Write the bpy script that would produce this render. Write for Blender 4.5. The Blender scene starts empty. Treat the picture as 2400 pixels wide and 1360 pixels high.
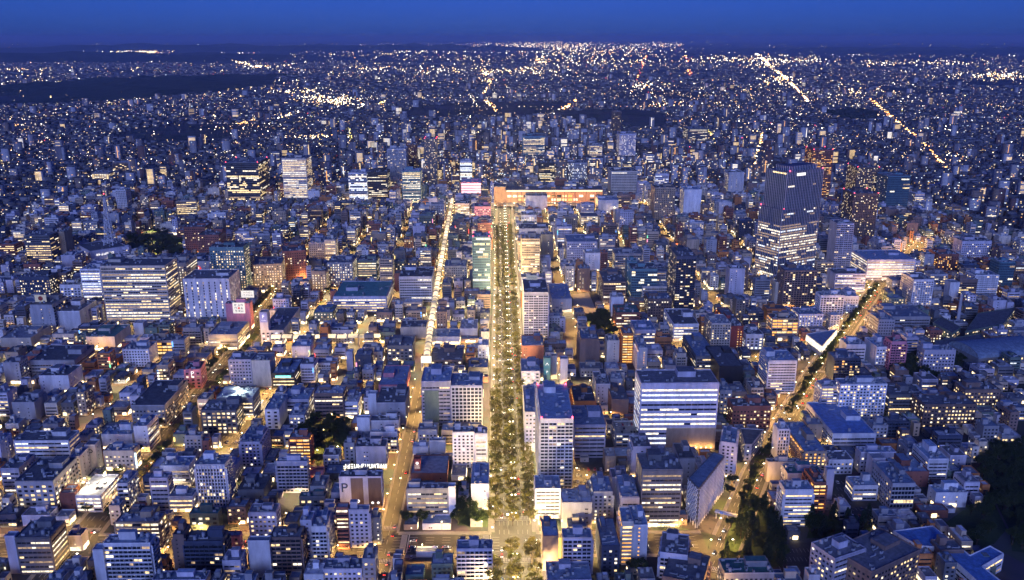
import bpy, math, random
import numpy as np
from mathutils import Vector

# ------------------------------------------------------------------ camera, sky, sun, exposure
SC = bpy.context.scene
COL = SC.collection
F = 2030.0; CX = 1200.0; CY = 680.0; HC = 354.0          # focal length and centre in photo pixels, eye height in metres
PITCH = math.atan((680 - 88) / F)
YAW = -math.atan(35 / (F / math.cos(PITCH)))
cam_d = bpy.data.cameras.new("camera")
cam = bpy.data.objects.new("camera", cam_d); COL.objects.link(cam)
cam.location = (0, 0, HC)
cam.rotation_euler = (math.pi / 2 - PITCH, 0, YAW)
cam_d.sensor_width = 36; cam_d.lens = 36 * F / 2400
cam_d.clip_start = 1; cam_d.clip_end = 200000
SC.camera = cam

SUN_EL = math.radians(18.0)
world = bpy.data.worlds.new("World"); SC.world = world; world.use_nodes = True
wn = world.node_tree.nodes; wl = world.node_tree.links
for n in list(wn): wn.remove(n)
sky = wn.new("ShaderNodeTexSky"); sky.sky_type = 'NISHITA'; sky.sun_disc = False
sky.sun_elevation = SUN_EL; sky.sun_rotation = math.radians(180); sky.altitude = 300
sky.air_density = 1.0; sky.dust_density = 0.6; sky.ozone_density = 10.0
tint = wn.new("ShaderNodeMix"); tint.data_type = 'RGBA'; tint.blend_type = 'MULTIPLY'
tint.inputs[0].default_value = 1.0
tint.inputs[7].default_value = (0.040, 0.072, 0.262, 1)      # the photograph's cold white balance
bgn = wn.new("ShaderNodeBackground"); bgn.inputs[1].default_value = 0.24
won = wn.new("ShaderNodeOutputWorld")
wl.new(sky.outputs[0], tint.inputs[6]); wl.new(tint.outputs[2], bgn.inputs[0]); wl.new(bgn.outputs[0], won.inputs[0])

sun_d = bpy.data.lights.new("sun", 'SUN'); sun_d.energy = 1.45; sun_d.angle = math.radians(25)
sun_d.color = (0.36, 0.46, 1.0)                            # after-glow of the western sky behind the camera
sun = bpy.data.objects.new("sun", sun_d); COL.objects.link(sun)
sun.rotation_euler = (math.radians(90 - 18), 0, math.radians(-14))   # from behind the camera, low, travelling +Y
sun.location = (0, -200, 600)

vs = SC.view_settings
vs.view_transform = 'Standard'; vs.look = 'None'; vs.gamma = 1.0; vs.exposure = 0.35; vs.use_curve_mapping = False
cy = SC.cycles
cy.max_bounces = 4; cy.diffuse_bounces = 2; cy.glossy_bounces = 2; cy.transmission_bounces = 2
cy.volume_bounces = 0; cy.transparent_max_bounces = 4
cy.sample_clamp_indirect = 2.0; cy.sample_clamp_direct = 12.0
cy.caustics_reflective = False; cy.caustics_refractive = False
cy.use_adaptive_sampling = True; cy.adaptive_threshold = 0.025; cy.adaptive_min_samples = 24
cy.use_denoising = True; cy.use_light_tree = True
random.seed(7); rng = np.random.default_rng(7)

# ------------------------------------------------------------------ pixel <-> place
def ray(x, y):
    a = (x - CX) / F; b = (CY - y) / F
    dx = a; dy = math.cos(PITCH) + b * math.sin(PITCH); dz = -math.sin(PITCH) + b * math.cos(PITCH)
    c, s = math.cos(YAW), math.sin(YAW)
    return (c * dx - s * dy, s * dx + c * dy, dz)
def gnd(x, y, z=0.0):
    d = ray(x, y); t = (z - HC) / d[2]
    return (d[0] * t, d[1] * t)
def proj(X, Y, Z=0.0):
    c, s = math.cos(-YAW), math.sin(-YAW)
    x = c * X - s * Y; y = s * X + c * Y; z = Z - HC
    f = y * math.cos(PITCH) - z * math.sin(PITCH); u = y * math.sin(PITCH) + z * math.cos(PITCH)
    return (CX + F * x / f, CY - F * u / f, f)

# ------------------------------------------------------------------ mesh collecting
class MB:
    def __init__(s): s.v = []; s.f = []; s.m = []
    def quad(s, a, b, c, d, mi=0):
        n = len(s.v); s.v += [a, b, c, d]; s.f.append((n, n + 1, n + 2, n + 3)); s.m.append(mi)
    def poly(s, pts, mi=0):
        n = len(s.v); s.v += list(pts); s.f.append(tuple(range(n, n + len(pts)))); s.m.append(mi)
    def hexa(s, p, mi=0):                         # p: 4 bottom then 4 top points, counter-clockwise
        n = len(s.v); s.v += list(p)
        for q in ((3, 2, 1, 0), (4, 5, 6, 7), (0, 1, 5, 4), (1, 2, 6, 5), (2, 3, 7, 6), (3, 0, 4, 7)):
            s.f.append(tuple(n + i for i in q)); s.m.append(mi)
    def box(s, x0, x1, y0, y1, z0, z1, mi=0):
        s.hexa([(x0, y0, z0), (x1, y0, z0), (x1, y1, z0), (x0, y1, z0), (x0, y0, z1), (x1, y0, z1), (x1, y1, z1), (x0, y1, z1)], mi)
    def cyl(s, cx, cyy, z0, z1, r0, r1=None, n=8, mi=0):
        r1 = r0 if r1 is None else r1; b = len(s.v)
        for k in range(n):
            a = 2 * math.pi * k / n; s.v.append((cx + r0 * math.cos(a), cyy + r0 * math.sin(a), z0))
        for k in range(n):
            a = 2 * math.pi * k / n; s.v.append((cx + r1 * math.cos(a), cyy + r1 * math.sin(a), z1))
        for k in range(n):
            s.f.append((b + k, b + (k + 1) % n, b + n + (k + 1) % n, b + n + k)); s.m.append(mi)
        s.f.append(tuple(b + n + k for k in range(n))); s.m.append(mi)
    def tube(s, p, q, r, q_r=None, n=6, mi=0):
        p = Vector(p); q = Vector(q); d = (q - p)
        if d.length < 1e-6: return
        d.normalize(); a = d.orthogonal().normalized(); b2 = d.cross(a); q_r = r if q_r is None else q_r
        o = len(s.v)
        for (c, rr) in ((p, r), (q, q_r)):
            for k in range(n):
                t = 2 * math.pi * k / n
                s.v.append(tuple(c + a * (rr * math.cos(t)) + b2 * (rr * math.sin(t))))
        for k in range(n):
            s.f.append((o + k, o + (k + 1) % n, o + n + (k + 1) % n, o + n + k)); s.m.append(mi)
        s.f.append(tuple(o + n + k for k in range(n))); s.m.append(mi)
    def mesh(s, name, mats):
        me = bpy.data.meshes.new(name); me.from_pydata(s.v, [], s.f)
        for m in mats: me.materials.append(m)
        if len(mats) > 1 and s.m: me.polygons.foreach_set("material_index", s.m)
        me.update(); return me
    def build(s, name, mats, parent=None, kind=None):
        if not s.f: return None
        if not isinstance(mats, (list, tuple)): mats = [mats]
        o = bpy.data.objects.new(name, s.mesh(name, mats)); COL.objects.link(o)
        if parent: o.parent = parent
        if kind: o["kind"] = kind
        return o
def np_mesh(name, V, Q, mats, mi=None):           # big meshes from arrays (quads)
    me = bpy.data.meshes.new(name); nq = len(Q)
    me.vertices.add(len(V)); me.vertices.foreach_set("co", np.asarray(V, np.float32).ravel())
    me.loops.add(nq * 4); me.loops.foreach_set("vertex_index", np.asarray(Q, np.int32).ravel())
    me.polygons.add(nq); me.polygons.foreach_set("loop_start", np.arange(0, nq * 4, 4, dtype=np.int32))
    for m in mats: me.materials.append(m)
    if mi is not None: me.polygons.foreach_set("material_index", np.asarray(mi, np.int32))
    me.update(calc_edges=True); me.validate()
    return me
def tag(o, label, cat, group=None, kind=None):
    o["label"] = label; o["category"] = cat
    if group: o["group"] = group
    if kind: o["kind"] = kind
    return o
def struct(o): o["kind"] = "structure"; return o
def empty(name, x, y, z=0.0, rz=0.0):
    o = bpy.data.objects.new(name, None); COL.objects.link(o)
    o.location = (x, y, z); o.rotation_euler = (0, 0, rz); o.empty_display_size = 2; return o
def link_copy(src, parent=None):
    c = src.copy(); COL.objects.link(c); c.parent = parent; return c
def obj_of(name, mesh, parent=None, loc=None, rz=0.0):
    o = bpy.data.objects.new(name, mesh); COL.objects.link(o)
    if parent: o.parent = parent
    if loc is not None: o.location = loc
    o.rotation_euler = (0, 0, rz); return o

# ------------------------------------------------------------------ materials
def new_mat(name):
    m = bpy.data.materials.new(name); m.use_nodes = True
    return m, m.node_tree.nodes, m.node_tree.links, m.node_tree.nodes["Principled BSDF"]
def surf(name, col, rough=0.8, var=0.34, scale=0.16, spec=0.3, objvar=0.25, metal=0.0, stretch=(1, 1, 0.25)):
    """paint, concrete or tile with weathering blotches and a shade of its own for each object"""
    m, N, L, b = new_mat(name)
    b.inputs["Roughness"].default_value = rough; b.inputs["Specular IOR Level"].default_value = spec
    b.inputs["Metallic"].default_value = metal
    tc = N.new("ShaderNodeNewGeometry"); mp = N.new("ShaderNodeMapping"); mp.inputs["Scale"].default_value = stretch
    no = N.new("ShaderNodeTexNoise"); no.inputs["Scale"].default_value = scale; no.inputs["Detail"].default_value = 6; no.inputs["Roughness"].default_value = 0.65
    L.new(tc.outputs["Position"], mp.inputs[0]); L.new(mp.outputs[0], no.inputs[0])
    mr = N.new("ShaderNodeMapRange"); mr.inputs[1].default_value = 0.25; mr.inputs[2].default_value = 0.75
    mr.inputs[3].default_value = 1 - var; mr.inputs[4].default_value = 1 + var
    L.new(no.outputs[0], mr.inputs[0])
    oi = N.new("ShaderNodeObjectInfo"); m2 = N.new("ShaderNodeMapRange"); m2.inputs[3].default_value = 1 - objvar; m2.inputs[4].default_value = 1 + objvar
    L.new(oi.outputs["Random"], m2.inputs[0])
    mu = N.new("ShaderNodeMath"); mu.operation = 'MULTIPLY'; L.new(mr.outputs[0], mu.inputs[0]); L.new(m2.outputs[0], mu.inputs[1])
    vm = N.new("ShaderNodeVectorMath"); vm.operation = 'SCALE'; vm.inputs[0].default_value = col; L.new(mu.outputs[0], vm.inputs["Scale"])
    L.new(vm.outputs[0], b.inputs["Base Color"]); return m
def emit(name, col, strength, var=0.0, scale=0.35):
    m, N, L, b = new_mat(name)
    b.inputs["Base Color"].default_value = (0.05, 0.05, 0.05, 1); b.inputs["Roughness"].default_value = 0.5
    b.inputs["Emission Color"].default_value = (*col, 1); b.inputs["Emission Strength"].default_value = strength
    if var:
        g = N.new("ShaderNodeNewGeometry"); no = N.new("ShaderNodeTexNoise"); no.inputs["Scale"].default_value = scale; no.inputs["Detail"].default_value = 3
        L.new(g.outputs["Position"], no.inputs[0])
        mr = N.new("ShaderNodeMapRange"); mr.inputs[1].default_value = 0.32; mr.inputs[2].default_value = 0.68
        mr.inputs[3].default_value = strength * (1 - var); mr.inputs[4].default_value = strength * (1 + var)
        L.new(no.outputs[0], mr.inputs[0]); L.new(mr.outputs[0], b.inputs["Emission Strength"])
    m.cycles.emission_sampling = 'NONE'
    return m
WALL = {k: surf("wall_" + k, c, r) for k, c, r in [
    ("white", (0.66, 0.65, 0.66), .75), ("lav", (0.52, 0.50, 0.57), .75), ("grey", (0.34, 0.34, 0.36), .8),
    ("dgrey", (0.15, 0.155, 0.17), .7), ("cream", (0.58, 0.52, 0.43), .8), ("tan", (0.42, 0.33, 0.24), .8),
    ("brown", (0.21, 0.145, 0.12), .8), ("brick", (0.28, 0.11, 0.08), .8), ("red", (0.36, 0.07, 0.05), .7),
    ("navy", (0.05, 0.065, 0.11), .5), ("teal", (0.12, 0.24, 0.28), .5), ("pink", (0.62, 0.25, 0.30), .7),
    ("black", (0.035, 0.035, 0.045), .5), ("green", (0.14, 0.19, 0.16), .7), ("orange", (0.50, 0.20, 0.07), .7), ("stone", (0.42, 0.24, 0.13), .7)]}
ROOF = {k: surf("roof_" + k, c, r, var=0.5, scale=0.3, stretch=(1, 1, 1), objvar=0.35) for k, c, r in [
    ("grey", (0.34, 0.35, 0.36), .85), ("dark", (0.17, 0.175, 0.185), .85), ("blue", (0.25, 0.33, 0.42), .6), ("vivid", (0.12, 0.24, 0.48), .6),
    ("light", (0.52, 0.53, 0.54), .85), ("green", (0.10, 0.27, 0.24), .8), ("red", (0.30, 0.07, 0.06), .8)]}
def glass_mat(name, col, rough=0.12):
    m, N, L, b = new_mat(name); b.inputs["Base Color"].default_value = (*col, 1)
    b.inputs["Roughness"].default_value = rough; b.inputs["Specular IOR Level"].default_value = 0.6; return m
GL_DARK = glass_mat("window_glass_dark", (0.02, 0.025, 0.035))
GL_BLUE = glass_mat("window_glass_blue", (0.05, 0.085, 0.12), 0.08)
LIT_W = emit("window_corridor_glow_white", (1.0, 0.87, 0.64), 1.3, .55)
LIT_Y = emit("window_corridor_glow_warm", (1.0, 0.72, 0.34), 1.25, .6)
LIT_D = emit("window_corridor_glow_dim", (1.0, 0.66, 0.36), 0.38, .6)
LIT_O = emit("window_corridor_glow_orange", (1.0, 0.45, 0.09), 1.35, .4)
LIT_C = emit("window_lit_cool", (0.86, 0.92, 1.0), 1.15, .4)
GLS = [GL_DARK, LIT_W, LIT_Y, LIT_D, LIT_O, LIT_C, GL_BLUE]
SHOP = emit("shopfront_lit", (1.0, 0.76, 0.42), 2.6, .7, .25)
M_WHITE = surf("white_paint", (0.75, 0.75, 0.75), .6, .1, objvar=.1)
M_METAL = surf("grey_metal", (0.38, 0.40, 0.42), .5, .2, objvar=.3, metal=.2)
M_DARKMETAL = surf("dark_metal", (0.07, 0.075, 0.08), .5, .2)
RED_L = emit("red_warning_lamp", (1.0, 0.06, 0.10), 9.0)

# ------------------------------------------------------------------ ground, roads, pavements, markings
def ground_mat():
    m, N, L, b = new_mat("ground_city")
    g = N.new("ShaderNodeNewGeometry"); n1 = N.new("ShaderNodeTexNoise"); n1.inputs["Scale"].default_value = .004; n1.inputs["Detail"].default_value = 8; n1.inputs["Roughness"].default_value = .7
    n2 = N.new("ShaderNodeTexVoronoi"); n2.inputs["Scale"].default_value = .03
    L.new(g.outputs["Position"], n1.inputs[0]); L.new(g.outputs["Position"], n2.inputs[0])
    cr = N.new("ShaderNodeValToRGB"); e = cr.color_ramp.elements
    e[0].position = .36; e[0].color = (.022, .032, .024, 1); e[1].position = .56; e[1].color = (.085, .085, .09, 1)
    L.new(n1.outputs[0], cr.inputs[0])
    mx = N.new("ShaderNodeMix"); mx.data_type = 'RGBA'; mx.blend_type = 'MULTIPLY'; mx.inputs[0].default_value = .45
    L.new(cr.outputs[0], mx.inputs[6]); L.new(n2.outputs["Color"], mx.inputs[7]); L.new(mx.outputs[2], b.inputs["Base Color"])
    b.inputs["Roughness"].default_value = .9; return m
gm = MB(); gm.quad((-70000, -8000, 0), (70000, -8000, 0), (70000, 90000, 0), (-70000, 90000, 0)); struct(gm.build("ground", ground_mat()))
M_ASPH = surf("asphalt", (.055, .055, .056), .8, .35, .35, stretch=(1, 1, 1), objvar=.05)
M_PAVE = surf("paving", (.34, .32, .29), .85, .2, .5, stretch=(1, 1, 1), objvar=.05)
M_MARK = surf("road_paint", (.72, .72, .70), .6, .15, .8, stretch=(1, 1, 1), objvar=0)
M_GRASS = surf("lawn", (.035, .06, .022), .95, .4, .3, stretch=(1, 1, 1), objvar=.1)
def offs(pts, k):                                  # a polyline moved k metres to its left
    out = []
    for i in range(len(pts)):
        a = pts[max(0, i - 1)]; b = pts[min(len(pts) - 1, i + 1)]; dx, dy = b[0] - a[0], b[1] - a[1]; l = math.hypot(dx, dy)
        out.append((pts[i][0] - dy / l * k, pts[i][1] + dx / l * k))
    return out
def dens(pts, step):
    out = [pts[0]]
    for a, b in zip(pts, pts[1:]):
        n = max(1, int(math.hypot(b[0] - a[0], b[1] - a[1]) / step))
        out += [(a[0] + (b[0] - a[0]) * k / n, a[1] + (b[1] - a[1]) * k / n) for k in range(1, n + 1)]
    return out
def ribbon(mb, pts, k0, k1, z, mi=0, z0=None):
    l = offs(pts, k0); r = offs(pts, k1)
    for i in range(len(pts) - 1):
        if z0 is None: mb.quad((*r[i], z), (*r[i + 1], z), (*l[i + 1], z), (*l[i], z), mi)
        else:
            mb.hexa([(*r[i], z0), (*r[i + 1], z0), (*l[i + 1], z0), (*l[i], z0), (*r[i], z), (*r[i + 1], z), (*l[i + 1], z), (*l[i], z)], mi)
AVE = [(10.5, 470), (10.5, 1000), (12, 1300), (14, 1860)]
CRS = [(-430, 556), (-300, 556), (150, 552)]
LFT = [(-308, 470), (-308, 1000), (-318, 1250), (-300, 1420)]
SEC = [(-82, 470), (-82, 850)]
DIA = [(120, 455), (146, 512), (217, 656), (336, 864), (497, 1122), (600, 1285), (760, 1500)]
MAIN = [(AVE, 14), (CRS, 13), (LFT, 10), (SEC, 5.5), (DIA, 9.5)]
def dist_line(x, y, pts):
    best = 1e9
    for a, b in zip(pts, pts[1:]):
        dx, dy = b[0] - a[0], b[1] - a[1]; t = max(0, min(1, ((x - a[0]) * dx + (y - a[1]) * dy) / (dx * dx + dy * dy))); best = min(best, math.hypot(x - a[0] - dx * t, y - a[1] - dy * t))
    return best
ROADS = {}
def road(name, label, pts, half, pave, z=.02, lanes=(), dash=True, cross=()):
    """a carriageway with raised pavements, painted lanes and crosswalks"""
    m = MB(); ribbon(m, pts, half, -half, z); o = struct(m.build("road", M_ASPH)); o["label"] = label
    for s in (1, -1):
        m = MB(); a, b = (half + pave, half) if s > 0 else (-half, -half - pave); 
        q = dens(pts, 3.0); L_, R_ = offs(q, a), offs(q, b)
        for i in range(len(q) - 1):
            mx, my = (L_[i][0] + R_[i + 1][0]) / 2, (L_[i][1] + R_[i + 1][1]) / 2
            if any(pp is not pts and dist_line(mx, my, pp) < hh + 2.2 for pp, hh in MAIN): continue
            m.hexa([(*R_[i], 0), (*R_[i + 1], 0), (*L_[i + 1], 0), (*L_[i], 0), (*R_[i], .15), (*R_[i + 1], .15), (*L_[i + 1], .15), (*L_[i], .15)])
        p = struct(m.build("pavement", M_PAVE))
        p["label"] = ("left" if s > 0 else "right") + " pavement of the " + label
    D = dens(pts, 6.0)
    m = MB()
    for k in lanes:
        q = offs(D, k)
        for i in range(0, len(q) - 1, 2):
            dx, dy = q[i + 1][0] - q[i][0], q[i + 1][1] - q[i][1]; l = math.hypot(dx, dy); nx, ny = -dy / l * .11, dx / l * .11
            m.quad((q[i][0] - nx, q[i][1] - ny, z + .006), (q[i + 1][0] - nx, q[i + 1][1] - ny, z + .006), (q[i + 1][0] + nx, q[i + 1][1] + ny, z + .006), (q[i][0] + nx, q[i][1] + ny, z + .006))
    m.build("lane_marking", M_MARK, o, "stuff")
    for (cx, cyy, ang, half_w) in cross:
        m = MB(); c, s = math.cos(ang), math.sin(ang); n = int(half_w / 1.1)
        for i in range(-n, n + 1):
            t = i * 1.1
            pts4 = [(-.28 + t, -2.2), (.28 + t, -2.2), (.28 + t, 2.2), (-.28 + t, 2.2)]
            m.quad(*[(cx + c * a - s * b, cyy + s * a + c * b, z + .007) for a, b in pts4])
        for t0 in (-3.4,):
            m.quad(*[(cx + c * a - s * b, cyy + s * a + c * b, z + .007) for a, b in ((-half_w, t0 - .25), (half_w, t0 - .25), (half_w, t0 + .25), (-half_w, t0 + .25))])
        m.build("crosswalk", M_MARK, o, "stuff")
    ROADS[name] = (pts, half, pave); return o
gx = lambda y: gnd(1190, y)[1]
road("avenue", "tree-lined avenue running to the station", AVE, 14.0, 5.0, .020, (-10.5, -7, -3.4, 3.4, 7, 10.5),
     cross=[(10.5, gx(y), 0, 13.5) for y in (1312, 1214, 1088, 1044, 965, 918, 846, 760, 700, 662, 600, 520)])
road("cross", "wide cross street at the front", CRS, 13.0, 4.0, .028, (-9, -5.5, -2, 2, 5.5, 9), cross=[(-10, 554, math.pi / 2, 12), (-288, 556, math.pi / 2, 12), (-70, 555, math.pi / 2, 12)])
road("left", "boulevard at the left", LFT, 10.0, 3.5, .024, (-6.5, -3.2, 3.2, 6.5), cross=[(-308, 578, 0, 9.5), (-308, 532, 0, 9.5), (-308, 700, 0, 9.5), (-308, 830, 0, 9.5), (-308, 975, 0, 9.5)])
road("second", "narrow second street left of the avenue", SEC, 5.5, 1.8, .032, (0,), cross=[(-82, 577, 0, 6), (-82, 534, 0, 6)])
road("diagonal", "diagonal boulevard at the right", DIA, 9.5, 3.0, .036, (-6, -3, 3, 6), cross=[(150, 520, math.radians(-28), 9), (200, 618, math.radians(-28), 9), (300, 800, math.radians(-28), 9), (352, 890, math.radians(-28), 9), (420, 1000, math.radians(-28), 9)])
# side streets: centre line, half width
SIDE = [([(-385, 480), (-385, 1000)], 4), ([(-240, 590), (-240, 1250)], 4), ([(-165, 590), (-165, 1250)], 5), ([(-82, 850), (-90, 1300), (-100, 1890)], 5),
        ([(62, 585), (62, 900)], 3.5), ([(92, 640), (92, 1300)], 4.5), ([(150, 700), (150, 1300)], 5), ([(215, 760), (215, 1300)], 5), ([(300, 900), (300, 1300)], 5),
        ([(-460, 700), (-460, 1300)], 5), ([(-560, 800), (-560, 1300)], 5), ([(400, 1060), (400, 1320)], 5)]
for yy, hw in ((640, 3.5), (700, 4.5), (770, 4), (852, 5), (915, 4), (975, 6), (1050, 4.5), (1115, 4.5), (1190, 13), (1280, 5)):
    SIDE.append(([(-.62 * yy - 20, yy), (-10, yy)], hw)); SIDE.append(([(31, yy), (.50 * yy - 60, yy)], hw))
SIDE += [([(-240, 1250), (-250, 1900)], 4), ([(-165, 1250), (-180, 1900)], 4), ([(-330, 1420), (-340, 1950)], 5), ([(92, 1300), (96, 1830)], 4), ([(150, 1300), (160, 1830)], 5), ([(215, 1300), (225, 1830)], 4), ([(300, 1300), (320, 1900)], 6), ([(420, 1320), (450, 1950)], 5), ([(-470, 1300), (-480, 1950)], 5)]
for yy, hw in ((1360, 4), (1445, 4), (1530, 6), (1620, 4), (1710, 4), (1800, 6), (1900, 4)): SIDE.append(([(-.45 * yy, yy), (-10, yy)], hw)); SIDE.append(([(34, yy), (.42 * yy, yy)], hw))
for i, (pts, hw) in enumerate(SIDE):
    m = MB(); ribbon(m, pts, hw, -hw, .010 + .0006 * i); struct(m.build("side_street", M_ASPH))

# ------------------------------------------------------------------ buildings
LC = {'w': (1, 1, 1, 2, 3), 'y': (2, 2, 1, 3), 'o': (4, 4, 2, 3), 'm': (1, 2, 2, 3, 3, 5), 'c': (5, 5, 1, 1)}
class Fc:                                           # one face of a building, a along it, z up, k out of it
    def __init__(s, ox, oy, ux, uy, nx, ny, L): s.o = (ox, oy); s.u = (ux, uy); s.n = (nx, ny); s.L = L
    def p(s, a, z, k): return (s.o[0] + s.u[0] * a + s.n[0] * k, s.o[1] + s.u[1] * a + s.n[1] * k, z)
    def quad(s, mb, a0, a1, z0, z1, k, mi=0): mb.quad(s.p(a0, z0, k), s.p(a1, z0, k), s.p(a1, z1, k), s.p(a0, z1, k), mi)
    def box(s, mb, a0, a1, z0, z1, k0, k1, mi=0):
        p = s.p
        mb.hexa([p(a0, z0, k1), p(a1, z0, k1), p(a1, z0, k0), p(a0, z0, k0), p(a0, z1, k1), p(a1, z1, k1), p(a1, z1, k0), p(a0, z1, k0)], mi)

def facade(B, fc, h, style, lit, lc, fh, R):
    L = fc.L; nf = max(1, int((h - 0.6) / fh)); codes = LC[lc]; wall = B['wall']
    def pick(pr): return R.choice(codes) if R.random() < pr else 0
    if style == 'blank':
        if L > 7:
            cols = [R.uniform(1.5, L - 2.5) for _ in range(1 if L < 14 else 2)]
            for i in range(nf):
                for c in cols: fc.quad(B['win'](i), c, c + 1.1, i * fh + 1.2, i * fh + 2.2, .04, pick(lit))
        return
    if style == 'none': return
    if style in ('rib', 'ribl'):                    # continuous window strips between projecting spandrels
        bay = 3.0 if style == 'rib' else 5.5
        nb = max(1, int((L - 1.6) / bay)); bw = (L - 1.6) / nb
        z_lo = 0.0
        for i in range(nf):
            z0 = i * fh + fh * .36; z1 = i * fh + fh * .76
            fc.box(wall, .8, L - .8, z_lo, z0, 0, .32); z_lo = z1
            mb = B['win'](i); fl = lit * R.choice((.25, .8, 1.0, 1.5, 1.7)); on = R.random() < fl; tone = R.choice(codes)
            for j in range(nb):
                if R.random() < .38: on = R.random() < fl; tone = R.choice(codes) if R.random() < .3 else tone
                fc.quad(mb, .8 + j * bw + .12, .8 + (j + 1) * bw - .12, z0, z1, .05, tone if on else 0)
                fc.box(wall, .8 + j * bw - .11, .8 + j * bw + .11, z0, z1, 0, .16)
        fc.box(wall, .8, L - .8, z_lo, h, 0, .32)
        fc.box(wall, 0, .8, 0, h, 0, .36); fc.box(wall, L - .8, L, 0, h, 0, .36)
    elif style in ('pun', 'dot', 'sq'):             # separate windows in a wall
        bay, ww, wh = {'pun': (3.1, 1.7, 1.5), 'dot': (3.4, 1.5, 1.7), 'sq': (4.4, 2.7, 1.8)}[style]
        nb = max(1, int((L - 1.0) / bay)); bw = (L - 1.0) / nb
        for i in range(nf):
            mb = B['win'](i); z0 = i * fh + fh * .32
            for j in range(nb):
                a = .5 + (j + .5) * bw; mi = pick(lit)
                fc.quad(mb, a - ww / 2, a + ww / 2, z0, z0 + wh, .04, mi)
            fc.box(wall, .3, L - .3, z0 - .22, z0 - .06, 0, .14)
            fc.box(wall, .3, L - .3, z0 + wh + .06, z0 + wh + .2, 0, .14)
    elif style in ('balc', 'gal'):                  # balconies or open corridors, storey by storey
        uw = 6.0; nb = max(1, round(L / uw)); bw = L / nb
        for i in range(nf):
            mb = B['win'](i); bb = B['bal'](i); z = i * fh + .25
            fc.box(bb, 0, L, z - .2, z, 0, 1.45); fc.box(bb, .02, L - .02, z + .02, z + 1.08, 1.30, 1.43)
            for j in range(nb + 1):
                a = min(max(j * bw, .06), L - .06); fc.box(bb, a - .06, a + .06, z + .01, z + fh - .25, 0, 1.27)
            for j in range(nb):
                a = j * bw
                if style == 'gal':  # glowing panels over the corridor's back wall imitate its lamplight
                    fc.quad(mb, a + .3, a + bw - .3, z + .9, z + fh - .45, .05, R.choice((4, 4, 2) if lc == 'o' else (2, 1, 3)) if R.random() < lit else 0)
                else:
                    m1 = pick(lit); m2 = m1 if R.random() < .5 else pick(lit)
                    fc.quad(mb, a + .5, a + bw * .5 - .2, z + .05, z + 2.15, .05, m1); fc.quad(mb, a + bw * .5 + .2, a + bw - .5, z + .05, z + 2.15, .05, m2)
    elif style == 'grid':                           # deep white frame grid with dark windows set back
        nb = max(1, int(L / 3.6)); bw = L / nb
        for j in range(nb + 1):
            a = min(max(j * bw, .4), L - .4); fc.box(wall, a - .4, a + .4, 0, h, 0, .62)
        for i in range(nf + 1):
            z = i * fh; fc.box(wall, 0, L, max(0, z - .45), min(h, z + .5), 0, .56)
        for i in range(nf):
            mb = B['win'](i)
            for j in range(nb): fc.quad(mb, j * bw + .42, (j + 1) * bw - .42, i * fh + .52, (i + 1) * fh - .47, .05, pick(lit))
    elif style in ('curt', 'curtd'):                # glass curtain wall with mullions
        nb = max(1, int(L / 2.4)); bw = L / nb
        for i in range(nf):
            mb = B['win'](i); fl = lit * R.choice((.1, .5, 1, 1.6)); on = R.random() < fl; tone = R.choice(codes)
            for j in range(nb):
                if R.random() < .35: on = R.random() < fl
                fc.quad(mb, j * bw + .1, (j + 1) * bw - .1, i * fh + 1.0, (i + 1) * fh - .1, .05, tone if on else (6 if style == 'curt' else 0))
            fc.box(wall, 0, L, i * fh, i * fh + .95, 0, .1)
        for j in range(0, nb + 1): a = min(max(j * bw, .1), L - .1); fc.box(wall, a - .1, a + .1, 0, h, 0, .28)
        fc.box(wall, 0, L, nf * fh, h, 0, .1)
    elif style == 'vfin':
        nb = max(1, int(L / 2.2)); bw = L / nb
        for i in range(nf):
            mb = B['win'](i)
            for j in range(nb): fc.quad(mb, j * bw + .45, (j + 1) * bw - .45, i * fh + .7, i * fh + fh - .3, .05, pick(lit))
        for j in range(nb + 1): a = min(max(j * bw, .35), L - .35); fc.box(wall, a - .35, a + .35, 0, h, 0, .7)
    elif style == 'gar':                            # parking decks, open and lit inside
        for i in range(nf):
            z = i * fh; fc.box(wall, 0, L, z + .2, z + 1.5, 0, .35)
            nb = max(1, int(L / 5)); bw = L / nb
            for j in range(nb): fc.quad(B['win'](i), j * bw + .3, (j + 1) * bw - .3, z + 1.55, z + fh - .05, .05, R.choice(codes) if R.random() < lit else 0)
        for j in range(0, int(L / 5) + 1): a = min(max(j * L / max(1, int(L / 5)), .3), L - .3); fc.box(wall, a - .3, a + .3, 0, h, 0, .3)
        fc.box(wall, 0, L, nf * fh + .2, h, 0, .35)
    elif style == 'dash':                           # tall blank wall with dashed columns of small windows
        nb = max(2, int(L / 7)); bw = L / nb
        for j in range(nb):
            a = (j + .5) * bw
            for i in range(nf): fc.quad(B['win'](i), a - .7, a + .7, i * fh + .8, i * fh + fh - .5, .04, pick(lit))
            fc.box(wall, a - 2.6, a - 1.0, 0, h, 0, .25); fc.box(wall, a + 1.0, a + 2.6, 0, h, 0, .25)

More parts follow.
